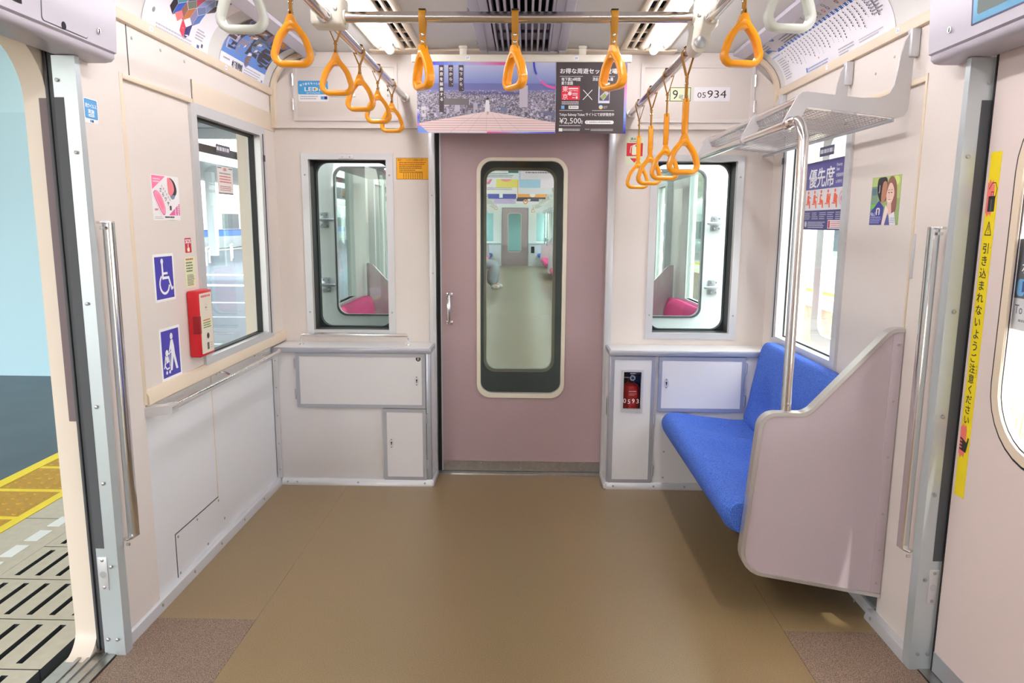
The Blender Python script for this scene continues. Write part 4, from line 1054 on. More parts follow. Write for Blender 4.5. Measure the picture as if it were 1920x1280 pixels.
sh.rr(0.033, 0.046, 0.056, 0.088, 0.006, IV); sh.rect(0.039, 0.086, 0.050, 0.094, IV); sh.line([(0.038, 0.093), (0.058, 0.098)], 0.004, IV); sh.line([(0.042, 0.091), (0.028, 0.088), (0.025, 0.07), (0.025, 0.056)], 0.0032, IV)
sh.place(on_end(0.497, 1.662, YE-0.0002), 'extinguisher_sign', label='red and pale green fire extinguisher sign on the end wall, behind the long straps', cat='sign')

# -- right wall and right window
gx = XR+0.0298
sh = Sheet(0.440, 0.296, (64, 58, 120), 0.002, thick=0.0006)
sh.rect(0, 0.178, 0.44, 0.296, (92, 88, 158)); sh.rect(0.0, 0.085, 0.44, 0.176, (232, 228, 230))
sh.text('優先席', 0.035, 0.192, 0.088, WHITE, 'l', 0.02, fit=0.27)
sh.text('Priority', 0.325, 0.262, 0.018, WHITE, 'l', 0.01); sh.text('Seat', 0.325, 0.244, 0.018, WHITE, 'l', 0.01); sh.text('老弱病残孕', 0.325, 0.219, 0.0165, WHITE, 'l', 0.01); sh.text('노약자석', 0.325, 0.193, 0.0165, WHITE, 'l', 0.01)
RO = (238, 104, 70)
for i in range(5):
    u = 0.028+0.072*i; sh.disc(u+0.012, 0.164, 0.0085, RO, 0.0075)
    sh.poly([(u+0.002, 0.153), (u+0.022, 0.153), (u+0.026, 0.128), (u+0.036, 0.126), (u+0.040, 0.094), (u+0.028, 0.094), (u+0.024, 0.114), (u-0.002, 0.116)], RO); sh.line([(u-0.012, 0.113), (u+0.02, 0.111)], 0.005, RO)
    if i in (0, 1): sh.line([(u+0.016, 0.146), (u+0.040, 0.140)], 0.006, RO)
    if i == 1: sh.line([(u+0.046, 0.158), (u+0.046, 0.11)], 0.003, RO)
    if i == 2: sh.disc(u+0.018, 0.138, 0.008, (246, 220, 214))
    if i == 3: sh.disc(u+0.034, 0.147, 0.007, RO); sh.disc(u+0.030, 0.134, 0.010, RO)
    if i == 4: sh.disc(u+0.026, 0.136, 0.012, RO)
sh.ring(0.398, 0.132, 0.020, 0.030, (226, 190, 200)); sh.disc(0.398, 0.130, 0.014, (226, 150, 166)); sh.disc(0.402, 0.140, 0.008, (240, 220, 224))
for k in range(5): sh.lines(0.012+0.084*k, 0.085+0.084*k, 0.072, 4, 0.0085, 0.0035, (200, 198, 222), 0.3)
sh.disc(0.03, 0.024, 0.014, (200, 200, 214)); sh.lines(0.055, 0.25, 0.031, 4, 0.0075, 0.004, (206, 204, 226), 0.15)
sh.rect(0.275, 0.006, 0.42, 0.042, (240, 234, 236)); sh.rect(0.28, 0.009, 0.300, 0.039, (206, 50, 70)); sh.lines(0.308, 0.415, 0.033, 4, 0.0075, 0.0035, (216, 110, 120), 0.2)
sh.place(on_right(3.420, 1.341, gx), 'priority_seat_notice', label='large purple priority seat notice with seated figures, on the right window pane', cat='notice')
sh = Sheet(0.150, 0.040, (66, 64, 96), 0.003, thick=0.0006); sh.lines(0.008, 0.142, 0.012, 1, 0.01, 0.017, (206, 206, 220), 0)
sh.place(on_right(3.285, 1.655, gx), 'window_label', label='small dark oblong label above the priority seat notice', cat='sticker')
sh = Sheet(0.205, 0.168, (150, 176, 110), 0.002)
sh.rect(0, 0.09, 0.205, 0.168, (176, 196, 120)); sh.rect(0, 0.05, 0.05, 0.135, (120, 150, 124)); sh.disc(0.172, 0.15, 0.024, (206, 222, 130), 0.016); sh.rect(0.005, 0.105, 0.04, 0.128, (92, 118, 130)); sh.rect(0.004, 0.058, 0.05, 0.072, (110, 190, 70))
sh.poly(smooth_loop([(0.046, 0.16), (0.075, 0.165), (0.108, 0.16), (0.116, 0.12), (0.110, 0.085), (0.075, 0.08), (0.052, 0.10), (0.042, 0.13)], 4), (42, 38, 46))
sh.poly(smooth_loop([(0.082, 0.145), (0.11, 0.145), (0.112, 0.10), (0.09, 0.075), (0.076, 0.09)], 4), (186, 128, 100))
sh.poly(smooth_loop([(0.112, 0.135), (0.128, 0.162), (0.152, 0.164), (0.176, 0.140), (0.184, 0.10), (0.186, 0.06), (0.170, 0.035), (0.140, 0.05), (0.112, 0.09)], 4), (140, 92, 78))
sh.poly(smooth_loop([(0.116, 0.120), (0.130, 0.142), (0.150, 0.138), (0.166, 0.110), (0.158, 0.085), (0.140, 0.066), (0.122, 0.074), (0.112, 0.098)], 4), (242, 206, 188))
sh.poly([(0.122, 0.072), (0.15, 0.075), (0.156, 0.04), (0.12, 0.03)], (236, 196, 178)); sh.poly([(0.09, 0.0), (0.112, 0.07), (0.132, 0.052), (0.13, 0.0)], (246, 226, 220)); sh.poly([(0.112, 0.0), (0.13, 0.042), (0.15, 0.0)], (84, 84, 150)); sh.poly([(0.15, 0.0), (0.14, 0.035), (0.175, 0.045), (0.19, 0.0)], (240, 238, 244))
for u in (0.124, 0.142): sh.line([(u, 0.111), (u+0.009, 0.110)], 0.0028, (70, 46, 40))
sh.line([(0.126, 0.084), (0.134, 0.080), (0.144, 0.084)], 0.004, (250, 246, 244)); sh.line([(0.126, 0.0865), (0.144, 0.0865)], 0.002, (196, 90, 90)); sh.line([(0.133, 0.104), (0.130, 0.094)], 0.002, (216, 160, 140))
for u in (0.121, 0.141): sh.line([(u, 0.119), (u+0.012, 0.120)], 0.0016, (110, 72, 60))
sh.poly([(0.001, 0.001), (0.001, 0.045), (0.03, 0.062), (0.062, 0.085), (0.10, 0.062), (0.092, 0.001)], (60, 62, 150)); sh.text('No.1', 0.006, 0.032, 0.020, WHITE, 'l', 0.01); sh.lines(0.005, 0.088, 0.026, 4, 0.0065, 0.0028, (190, 190, 226), 0.2)
sh.rr(0.046, 0.034, 0.074, 0.060, 0.008, (240, 236, 240)); sh.disc(0.060, 0.050, 0.006, (90, 60, 60)); sh.rect(0.054, 0.034, 0.066, 0.045, (60, 60, 90)); sh.text('J', 0.055, 0.118, 0.03, WHITE, 'l'); sh.lines(0.15, 0.186, 0.022, 3, 0.007, 0.003, (180, 170, 206), 0.2)
sh.place(on_right(2.702, 1.363), 'smiling_woman_poster', label='small advert showing a smiling long haired woman, on the right wall', cat='poster')
m = MB().box(XR-0.021, XR-0.029, 2.330, 2.340, 1.195, 1.335, ALUW, 0.002); st(m, 'trim_19_right_moulding_clip')

# -- yellow warning strip on the closed right door
YW = (238, 214, 22)
sh = Sheet(0.046, 0.975, YW, 0.0, thick=0.0006)
def burst(cv, lo, hi):
    return [(min(max(0.013+(0.052 if k % 2 else 0.042)*math.cos(2*PI*k/26)*0.6, lo), hi), cv+(0.052 if k % 2 else 0.042)*math.sin(2*PI*k/26)) for k in range(26)]
sh.poly(burst(0.852, 0.0005, 0.031), (240, 120, 112))
sh.rr(0.009, 0.815, 0.038, 0.850, 0.003, (40, 38, 36)); sh.rect(0.009, 0.848, 0.038, 0.857, (24, 22, 22)); sh.rect(0.022, 0.815, 0.0235, 0.848, (150, 146, 140)); sh.line([(0.019, 0.857), (0.019, 0.868), (0.028, 0.868), (0.028, 0.857)], 0.002, (60, 40, 40))
sh.line([(0.008, 0.876), (0.020, 0.892), (0.034, 0.892), (0.042, 0.876), (0.038, 0.856)], 0.0024, (30, 28, 26))
sh.line([(0.010, 0.752), (0.023, 0.788), (0.036, 0.752), (0.010, 0.752)], 0.0028, INK); sh.line([(0.023, 0.777), (0.023, 0.764)], 0.0026, INK); sh.disc(0.023, 0.758, 0.0016, INK)
sh.vtext('引き込まれないよう', 0.021, 0.704, 0.031, INK, 1.10, 0.012)
sh.vtext('ひ', 0.041, 0.716, 0.007, INK); sh.vtext('こ', 0.041, 0.650, 0.007, INK)
sh.vtext('ご注意ください', 0.021, 0.398, 0.028, INK, 1.07, 0.012); sh.vtext('ちゅうい', 0.0405, 0.385, 0.007, INK, 1.4)
sh.poly(burst(0.165, 0.0005, 0.027), (240, 120, 112))
sh.poly([(0.012, 0.136), (0.032, 0.134), (0.037, 0.155), (0.042, 0.178), (0.037, 0.180), (0.032, 0.164), (0.012, 0.172)], (46, 44, 42))
for k in range(4): sh.line([(0.014, 0.139+0.010*k), (0.004, 0.141+0.010*k)], 0.0058, (46, 44, 42))
sh.place(on_right(2.055, 0.585, 1.2648), 'door_warning_strip', label='tall yellow warning strip with black lettering on the closed right door', cat='sticker')
sh = Sheet(0.16, 0.235, (92, 94, 98), 0.008, thick=0.0006)
sh.rr(0.006, 0.006, 0.154, 0.229, 0.006, (98, 100, 104)); sh.text('このドア', 0.030, 0.190, 0.036, WHITE, 'l', 0.012, fit=0.122); sh.text('ポイント', 0.022, 0.148, 0.036, WHITE, 'l', 0.012, fit=0.13)
sh.rr(0.012, 0.088, 0.04, 0.132, 0.01, (110, 170, 214)); sh.poly([(0.03, 0.098), (0.062, 0.104), (0.062, 0.130), (0.03, 0.126)], (60, 80, 140)); sh.rr(0.065, 0.088, 0.12, 0.132, 0.01, (110, 170, 214)); sh.rect(0.0, 0.0, 0.16, 0.082, (214, 216, 218)); sh.text('To Members', 0.012, 0.042, 0.034, (90, 90, 94), 'l', 0.005, fit=0.14); sh.lines(0.03, 0.14, 0.022, 1, 0.01, 0.006, (150, 150, 152), 0.1)
sh.place(on_right(1.922, 1.095, 1.2802), 'door_window_sticker', label='grey points sticker on the right door window at the edge of the picture', cat='sticker')
sh = Sheet(0.14, 0.13, (236, 220, 224), 0.012, thick=0.0006); sh.rr(0.005, 0.005, 0.135, 0.125, 0.01, (196, 70, 96)); sh.rr(0.011, 0.011, 0.129, 0.119, 0.008, (236, 226, 226)); sh.rect(0.014, 0.02, 0.05, 0.06, (110, 100, 90))
sh.place(on_right(1.910, 1.34, 1.2802), 'red_edged_sticker', label='red edged sticker above the grey one on the right door window', cat='sticker')

# -- hanging advert in front of the gangway door
YA = 3.60
t = empty('advert_holder', (-0.03, YA, 2.11), 'ivory advert rail hung from the ceiling before the end wall, numbered 27 and 28', 'advert holder')
MB().box(-0.556, 0.487, YA-0.011, YA+0.011, 2.114, 2.148, PLASTIC, 0.004).build('rail', t)
m = MB()
for x in (-0.31, 0.255): m.box(x-0.017, x+0.017, YA-0.006, YA+0.006, 2.145, 2.19, PLASTIC, 0.002); m.box(x-0.02, x+0.02, YA-0.014, YA+0.004, 2.176, 2.186, PLASTIC, 0.002)
m.each('hanger', t)
m = MB().box(-0.018, 0.012, YA-0.0135, YA-0.01, 2.125, 2.143, PLASTIC, 0.002); m.box(0.436, 0.468, YA-0.0135, YA-0.01, 2.122, 2.143, PLASTIC, 0.002); m.box(-0.552, -0.525, YA-0.0135, YA-0.01, 2.122, 2.143, PLASTIC, 0.002); m.each('clip', t)
for x, n_ in ((-0.298, '27'), (0.215, '28')):
    sh = Sheet(0.020, 0.017, WHITE); sh.text(n_, 0.010, 0.004, 0.013, (60, 80, 150), 'c', 0.01); sh.place(on_end(x, 2.123, YA-0.0112), 'number_tag', parent=t, label='small white number tag %s' % n_)
W_, H_ = 1.0, 0.328
def city_mat():
    m = bpy.data.materials.new('printed_city_view'); m.use_nodes = True; nt = m.node_tree; p = nt.nodes['Principled BSDF']; p.inputs['Roughness'].default_value = 0.35
    tc = nt.nodes.new('ShaderNodeTexCoord'); mp = nt.nodes.new('ShaderNodeMapping'); mp.inputs['Scale'].default_value = (110, 110, 170)
    v = nt.nodes.new('ShaderNodeTexVoronoi'); v.inputs['Scale'].default_value = 1.7; v.distance = 'CHEBYCHEV'
    nt.links.new(tc.outputs['Object'], mp.inputs[0]); nt.links.new(mp.outputs[0], v.inputs['Vector'])
    r = nt.nodes.new('ShaderNodeValToRGB'); cr = r.color_ramp; cr.interpolation = 'CONSTANT'
    cols = [(88, 84, 108), (126, 120, 138), (162, 156, 172), (104, 100, 124), (186, 182, 192), (142, 135, 150), (96, 94, 108), (172, 166, 180)]
    cr.elements[0].color = (*lin(cols[0]), 1); cr.elements[1].position = 0.12; cr.elements[1].color = (*lin(cols[1]), 1)
    for i, c in enumerate(cols[2:]): e = cr.elements.new(0.25+0.12*i); e.color = (*lin(c), 1)
    nt.links.new(v.outputs['Color'], r.inputs[0]); nt.links.new(r.outputs[0], p.inputs['Base Color'])
    return m
CITY = city_mat()
sh = Sheet(W_, H_, (206, 206, 226), 0.0, thick=0.0012)
for i in range(12):                      # printed sky, paler at the top
    f = i/11; sh.rect(0, 0.225+0.0075*i*1.15, 0.662, 0.225+0.0075*(i+1)*1.15+0.0, tuple(int(a+(b-a)*f) for a, b in zip((128, 140, 196), (196, 200, 226))), sh.thick+0.0001)
sh.rect(0, 0.045, 0.662, 0.218, CITY); sh.rect(0, 0.196, 0.662, 0.229, (112, 116, 172)); sh.rect(0.0, 0.188, 0.662, 0.200, (128, 128, 172)); sh.rect(0.22, 0.178, 0.50, 0.192, (96, 94, 140))
rnd = random.Random(3); N_ = 900
for i in range(N_):                      # roofs, larger and clearer towards the viewer
    f = (i/N_)**1.3; v = 0.196-0.135*f; s_ = 0.0022+0.0062*f*rnd.random()+0.002*f; u = rnd.random()*(0.655-s_*2)
    lim = 0.052+0.05*(1-abs(u-0.34)/0.34)
    if v < lim: continue
    g = rnd.choice((0.55, 0.7, 0.85, 1.0, 1.1, 1.2)); c0 = (168, 162, 180)
    sh.rect(u, v, u+s_*(0.8+1.4*rnd.random()), v+s_*(0.6+1.3*rnd.random()*rnd.random()*2), tuple(min(240, int(q*g)) for q in c0), sh.thick+0.0006+0.0000004*i)
sh.L += 30
for u0, v0, u1, v1, c in ((0.02, 0.075, 0.042, 0.125, (210, 208, 214)), (0.09, 0.075, 0.115, 0.115, (150, 148, 170)), (0.13, 0.125, 0.155, 0.158, (206, 200, 206)), (0.18, 0.1, 0.205, 0.13, (190, 186, 200)), (0.27, 0.09, 0.29, 0.14, (180, 180, 196)), (0.40, 0.1, 0.43, 0.12, (120, 130, 160)), (0.58, 0.07, 0.66, 0.10, (110, 112, 136)), (0.49, 0.12, 0.53, 0.22, (196, 188, 200)), (0.10, 0.13, 0.25, 0.16, (116, 110, 112)), (0.24, 0.115, 0.27, 0.13, (110, 104, 112))): sh.rect(u0, v0, u1, v1, c)
sh.poly([(0.0, 0.045), (0.33, 0.100), (0.345, 0.100), (0.662, 0.050), (0.662, 0.004), (0.0, 0.004)], (238, 216, 214))
for i in range(6): v = 0.012+0.011*i; sh.rect(max(0.0, (v-0.045)*6.0), v, min(0.662, 0.662-(v-0.05)*6.3), v+0.003, (206, 170, 168))
for k in range(5): sh.line([(0.16+0.085*k, 0.006), (0.335+0.024*(k-2), 0.092)], 0.0012, (196, 170, 172))
sh.poly([(0.330, 0.152), (0.345, 0.152), (0.350, 0.100), (0.324, 0.098)], (236, 232, 236)); sh.disc(0.338, 0.160, 0.0055, (70, 54, 56)); sh.poly([(0.333, 0.1), (0.345, 0.1), (0.342, 0.086), (0.336, 0.086)], (200, 170, 160))
def grad(u0, v0, u1, v1, cols, n=18, vert=False):
    for i in range(n):
        f = i/(n-1)*(len(cols)-1); j = min(int(f), len(cols)-2); g = f-j
        c = tuple(int(a+(b-a)*g) for a, b in zip(cols[j], cols[j+1])); z = sh.thick+0.0012
        if vert: sh.rect(u0, v0+(v1-v0)*i/n, u1, v0+(v1-v0)*(i+1)/n, c, z)
        else: sh.rect(u0+(u1-u0)*i/n, v0, u0+(u1-u0)*(i+1)/n, v1, c, z)
PNK, BLU, SKY_ = (232, 90, 160), (84, 88, 214), (150, 176, 236)
grad(0.07, 0.312, 0.43, 0.326, [BLU, SKY_, (206, 160, 210), PNK]); grad(0.335, 0.0, 0.662, 0.008, [PNK, SKY_, BLU]); sh.poly([(0, 0), (0.055, 0), (0, 0.048)], (236, 130, 190)); sh.poly([(0, 0), (0.055, 0), (0.02, 0.03), (0, 0.034)], (130, 160, 236)); grad(0, 0.035, 0.010, 0.11, [(140, 170, 236), BLU, (220, 220, 240)], vert=True)
pts = [(0.557+0.105*(1-math.cos(math.radians(a)))*1.0, 0.328-0.118*math.sin(math.radians(a))) for a in range(0, 91, 10)]
sh.line(pts[:4], 0.009, (70, 76, 196)); sh.line(pts[3:6], 0.007, (170, 150, 214)); sh.line(pts[5:], 0.010, PNK)
for u, txt, v in ((0.212, '地下から、', 0.205), (0.163, '空から、', 0.225), (0.118, '東京を探索する', 0.108)):
    sh.rect(u-0.0115, v-0.012, u+0.0115, 0.312, (74, 62, 66)); sh.vtext(txt, u, 0.288, 0.0175, WHITE, 1.32, 0.015)
DK = (70, 60, 62); D0 = 0.664
sh.rect(D0, 0.0, W_-0.012, H_, DK); grad(D0, 0.312, W_-0.02, 0.328, [PNK, (180, 150, 220), SKY_, (150, 140, 210)]); grad(W_-0.014, 0.0, W_, 0.262, [(70, 80, 200), SKY_, (206, 150, 206), PNK], vert=True); grad(W_-0.014, 0.262, W_, 0.328, [DK, (130, 110, 150)], vert=True)
k = (W_-0.02-D0)/1085.0; U = lambda px: D0+(px-85)*k*1.0; V = lambda py: 0.328-(py-130)*0.328/1085
sh.text('お得な周遊セット登場', U(150), V(300), 0.0255, WHITE, 'l', 0.015, fit=0.27)
for a, b in ((145, 520), (680, 1040)): sh.rect(U(a), V(352), U(b), V(345), (200, 196, 198)); sh.rect(U(a), V(868), U(b), V(860), (200, 196, 198))
sh.text('地下鉄24時間', U(172), V(415), 0.0175, WHITE, 'l', 0.015, fit=U(480)-U(172)); sh.text('乗り放題', U(172), V(472), 0.0175, WHITE, 'l', 0.015, fit=U(360)-U(172)); sh.text('渋谷スカイ 入場', U(680), V(412), 0.0175, WHITE, 'l', 0.015, fit=U(1010)-U(680))
sh.rr(U(175), V(705), U(475), V(495), 0.004, (222, 40, 64)); sh.text('東', U(236), V(575), 0.029, (250, 236, 236), 'c', 0.0); sh.text('京', U(236), V(690), 0.029, (250, 236, 236), 'c', 0.0); sh.rect(U(288), V(542), U(446), V(522), WHITE); sh.text('Tokyo Subway', U(368), V(570), 0.0072, WHITE, 'c', 0.01, fit=U(440)-U(290)); sh.disc(U(312), V(606), 0.0092, (250, 226, 228)); sh.rect(U(355), V(608), U(440), V(598), WHITE); sh.rect(U(355), V(634), U(440), V(624), WHITE); sh.rect(U(410), V(685), U(440), V(650), WHITE); sh.rect(U(350), V(678), U(395), V(662), (246, 190, 196))
sh.lines(U(182), U(458), V(742), 2, 0.0085, 0.0042, (220, 214, 216), 0); sh.rect(U(175), V(840), U(228), V(790), (120, 180, 226)); sh.rect(U(228), V(840), U(278), V(790), (28, 36, 60)); sh.rect(U(295), V(840), U(458), V(790), WHITE); sh.disc(U(326), V(812), 0.0035, (70, 120, 60)); sh.lines(U(350), U(445), V(820), 1, 0.01, 0.0045, (130, 130, 130), 0)
sh.line([(U(530), V(552)), (U(676), V(698))], 0.0028, WHITE); sh.line([(U(676), V(552)), (U(530), V(698))], 0.0028, WHITE)
sh.rect(U(778), V(752), U(962), V(440), (214, 222, 236)); sh.rect(U(795), V(715), U(955), V(530), (96, 80, 104)); sh.poly([(U(800), V(650)), (U(900), V(560)), (U(950), V(600)), (U(860), V(712))], (196, 184, 190)); sh.poly([(U(815), V(665)), (U(885), V(600)), (U(915), V(640)), (U(850), V(695))], (140, 170, 70)); sh.disc(U(822), V(812), 0.0095, (180, 206, 240)); sh.poly([(U(822)+0.0095*math.cos(math.radians(a)), V(812)+0.0095*math.sin(math.radians(a))) for a in range(180, 361, 20)], (236, 210, 120)); sh.text('SKY', U(862), V(834), 0.011, (190, 184, 188), 'l'); sh.lines(U(862), U(935), V(808), 1, 0.01, 0.004, (150, 144, 148), 0)
sh.text('Tokyo Subway Ticket サイトにて好評発売中', U(148), V(945), 0.0165, WHITE, 'l', 0.012, fit=U(1042)-U(148)); sh.text('¥2,500', U(148), V(1062), 0.036, WHITE, 'l', 0.002, fit=U(505)-U(148)); sh.lines(U(510), U(528), V(1035), 2, 0.008, 0.0045, WHITE, 0)
sh.rr(U(568), V(1070), U(1040), V(1015), 0.008, WHITE); sh.ring(U(602), V(1040), 0.0025, 0.0036, (120, 116, 118)); sh.lines(U(640), U(990), V(1048), 1, 0.01, 0.004, (150, 146, 150), 0)
sh.lines(U(145), U(500), V(1100), 1, 0.01, 0.0035, (200, 196, 196), 0); sh.rect(U(140), V(1184), U(200), V(1135), WHITE); sh.lines(U(208), U(500), V(1155), 2, 0.0058, 0.0035, (206, 202, 202), 0.1); sh.lines(U(570), U(650), V(1155), 1, 0.005, 0.0032, (190, 186, 186), 0); sh.lines(U(665), U(1030), V(1155), 2, 0.0058, 0.0032, (190, 186, 186), 0)
sh.place(on((-0.532, YA-0.004, 1.788), (1,0,0), (0,0,1), (0,-1,0)), 'hanging_advert', label='wide hanging advert with city view and black ticket offer panel, before the gangway door', cat='advert')

# -- adverts curved into the coves
def cove_map(side, y0, ang0=2.0):
    def fn(u, v, h):
        a = ang0 + math.degrees(v/0.1985); x, z = cove_pt(side, min(a, 90), 0.0015+h)
        if a > 90: x -= side*(v-math.radians(90-ang0)*0.1985)
        return Vector((x, y0+(u if side < 0 else -u), z))
    return fn
sh = Sheet(0.505, 0.300, (246, 242, 246), 0.0, thick=0.0008)
def rhomb(cx, cy, k, cols, w=0.078, h=0.046):
    a, b = w/2, h/2
    for (q, c) in zip(([(cx, cy), (cx+a, cy+b), (cx, cy+h), (cx-a, cy+b)], [(cx, cy), (cx-a, cy+b), (cx-a, cy-b), (cx, cy-h)], [(cx, cy), (cx, cy-h), (cx+a, cy-b), (cx+a, cy+b)]), cols):
        mx = sum(p[0] for p in q)/4; my = sum(p[1] for p in q)/4
        if c: sh.poly([(mx+(u-mx)*0.96, my+(v-my)*0.95) for u, v in q], c)
sets = [((120, 132, 176), (150, 140, 178), (90, 120, 190)), ((110, 120, 160), (226, 78, 120), (70, 80, 150)), ((100, 150, 166), (190, 60, 90), (150, 160, 210)), ((60, 110, 140), (130, 150, 190), (80, 70, 80)), ((90, 160, 170), (40, 34, 44), (52, 96, 200)), ((120, 126, 110), (150, 100, 90), (200, 120, 70))]
pos = [(0.14, 0.20), (0.218, 0.20), (0.296, 0.20), (0.374, 0.20), (0.18, 0.132), (0.257, 0.132), (0.335, 0.132), (0.30, 0.265), (0.22, 0.265), (0.14, 0.265), (0.38, 0.265)]
for i, (u, v) in enumerate(pos): rhomb(u, v, 0, sets[i % 6])
rhomb(0.296, 0.072, 0, (None, (222, 50, 84), (44, 44, 116))); sh.poly([(0.19, 0.098), (0.225, 0.075), (0.255, 0.098), (0.222, 0.118)], (248, 128, 128))
sh.text('東', 0.277, 0.062, 0.018, WHITE, 'c'); sh.rect(0.302, 0.055, 0.330, 0.063, (236, 236, 244)); sh.rect(0.302, 0.043, 0.326, 0.050, (236, 236, 244)); sh.disc(0.316, 0.078, 0.006, (236, 236, 244))
sh.lines(0.03, 0.07, 0.24, 5, 0.022, 0.006, (130, 130, 140), 0.3); sh.disc(0.06, 0.07, 0.009, (150, 150, 160)); sh.lines(0.09, 0.40, 0.030, 2, 0.012, 0.006, (190, 186, 204), 0.2); sh.lines(0.38, 0.46, 0.085, 4, 0.011, 0.005, (170, 168, 180), 0.3); sh.rect(0.405, 0.022, 0.425, 0.034, (60, 90, 140)); sh.rect(0.44, 0.030, 0.455, 0.044, (80, 80, 90))
sh.place(cove_map(-1, 2.537), 'cove_advert', cuts=14, label='white cove advert with coloured cube pattern, upper left, nearer of two', cat='advert', group='adverts in the left cove')
sh = Sheet(0.512, 0.300, (244, 242, 248), 0.0, thick=0.0008)
sh.rect(0, 0.062, 0.512, 0.298, (70, 58, 64)); BL = (96, 140, 214)
sh.poly([(0, 0.062), (0.512, 0.062), (0.512, 0.085), (0.30, 0.11), (0.16, 0.10), (0, 0.13)], BL)
for u, v, a, b, c in ((0.055, 0.135, 0.045, 0.062, (196, 180, 196)), (0.165, 0.130, 0.050, 0.055, (150, 140, 160)), (0.19, 0.22, 0.07, 0.03, (180, 130, 90)), (0.30, 0.17, 0.06, 0.045, (120, 110, 90)), (0.42, 0.14, 0.075, 0.06, (60, 54, 60)), (0.31, 0.235, 0.035, 0.022, (214, 120, 110)), (0.43, 0.24, 0.07, 0.03, (226, 150, 60)), (0.27, 0.085, 0.030, 0.030, (130, 100, 90)), (0.09, 0.25, 0.06, 0.03, (90, 70, 90))):
    sh.disc(u, v, a*1.14, BL, b*1.18); sh.disc(u, v, a, c, b)
for i in range(26):
    u, v = 0.03+0.45*random.random(), 0.09+0.19*random.random(); c = random.choice([(236, 232, 236), (60, 56, 66), (206, 150, 90), (170, 160, 180), (240, 240, 244)]); w_ = 0.012+0.03*random.random()
    sh.poly([(u, v), (u+w_, v+0.008), (u+w_*0.9, v+0.018), (u+0.004, v+0.016)], c)
sh.text('地下鉄博物館', 0.125, 0.022, 0.034, (70, 64, 80), 'l', 0.02, fit=0.115); sh.lines(0.03, 0.10, 0.04, 1, 0.012, 0.006, (150, 146, 160), 0.1); sh.lines(0.26, 0.46, 0.045, 3, 0.012, 0.004, (176, 172, 190), 0.2); sh.rect(0.475, 0.014, 0.495, 0.03, (110, 150, 210))
sh.place(cove_map(-1, 3.157), 'cove_advert', cuts=14, label='blue and dark photo advert with white strip in the left cove, farther of two', cat='advert', group='adverts in the left cove')
sh = Sheet(1.065, 0.330, (240, 237, 241), 0.0, thick=0.0008)
BB = (58, 108, 200)
sh.poly([(0.0, 0.160), (0.10, 0.160), (0.10, 0.176), (0.0, 0.176)], (150, 180, 226)); sh.poly([(0.10, 0.170), (1.02, 0.170), (1.02, 0.200), (0.13, 0.200)], BB); sh.line([(0.10, 0.185), (0.06, 0.21), (0.02, 0.212)], 0.006, BB)
for i in range(23):
    u = 0.125+0.039*i; sh.disc(u, 0.185, 0.0100, (250, 250, 252), 0.0125, 14); sh.rect(u-0.003, 0.178, u+0.003, 0.190, (90, 110, 160))
    sh.lines(u-0.004, u+0.003, 0.160, 5+i % 4, 0.0125, 0.008, (92, 90, 100), 0); sh.lines(u+0.007, u+0.010, 0.155, 8+i % 5, 0.008, 0.0035, (150, 148, 158), 0)
    if i in (9, 11, 13, 14, 15, 16, 18, 19): 
        for j in range(1+i % 3): sh.ring(u-0.005+0.004*j, 0.216+0.022*j, 0.006, 0.0095, [(206, 80, 120), (110, 120, 190), (120, 170, 170), (180, 90, 90), (150, 160, 130)][(i+j) % 5], n=12)
sh.ring(0.20, 0.262, 0.012, 0.022, (72, 112, 200)); sh.disc(0.20, 0.262, 0.008, (72, 112, 200))
sh.lines(0.24, 0.44, 0.226, 3, 0.014, 0.006, (110, 108, 120), 0.2); sh.lines(0.02, 0.12, 0.262, 4, 0.015, 0.005, (140, 138, 150), 0.3); sh.rect(0.02, 0.198, 0.075, 0.210, (96, 140, 206)); sh.lines(0.03, 0.12, 0.14, 9, 0.012, 0.004, (160, 158, 168), 0.3)
sh.lines(0.30, 0.52, 0.035, 2, 0.012, 0.006, (160, 168, 200), 0.2); sh.lines(0.62, 0.76, 0.045, 3, 0.011, 0.005, (176, 174, 186), 0.4); sh.lines(0.80, 1.0, 0.04, 2, 0.009, 0.004, (190, 188, 198), 0.3); sh.lines(0.95, 1.03, 0.155, 6, 0.012, 0.005, (130, 128, 138), 0.3)
sh.disc(0.43, 0.06, 0.004, (206, 70, 70)); sh.rect(0.28, 0.025, 0.295, 0.045, (90, 130, 200))
sh.place(cove_map(1, 3.688), 'route_map', cuts=14, label='long white route map with blue station band curved into the right cove', cat='route map')
for side, y, n_ in ((-1, 2.56, '33'), (-1, 3.18, '34'), (1, 2.59, '26'), (1, 3.17, '7')):
    x = XL+0.0162 if side < 0 else XR-0.0162
    sh = Sheet(0.022, 0.017, WHITE); sh.text(n_, 0.011, 0.004, 0.0125, (80, 110, 190), 'c', 0.01)
    nm = 'nearer' if y < 3 else 'farther'
    sh.place((on_left if side < 0 else on_right)(y, 1.996, x), 'number_tag', label='small number tag on the %s cornice, the %s one' % ('left' if side < 0 else 'right', nm), cat='tag', group='number tags on the cornices')

# ================================================================== GANGWAY AND THE NEXT CAR
t = empty('gangway_bellows', (-0.02, 4.16, -0.10), 'dark folded gangway bellows between the two cars, seen through the door glass', 'bellows')
BEL = mat('bellows_grey', (96, 108, 108), 0.7)
m = MB()
for i in range(9):
    y = 3.942+0.0505*i; e = 0.03 if i % 2 else 0.0
    m.prism(rect(-0.66-e, -0.10-e, 0.62+e, 2.06+e), 'y', y, y+0.05, BEL, [rect(-0.60-e, -0.06-e, 0.56+e, 2.0+e)])
m.build('fold', t)
m = MB().box(-0.45, 0.41, 3.91, 4.395, -0.03, 0.002, STEEL); m.build('tread_plate', t)

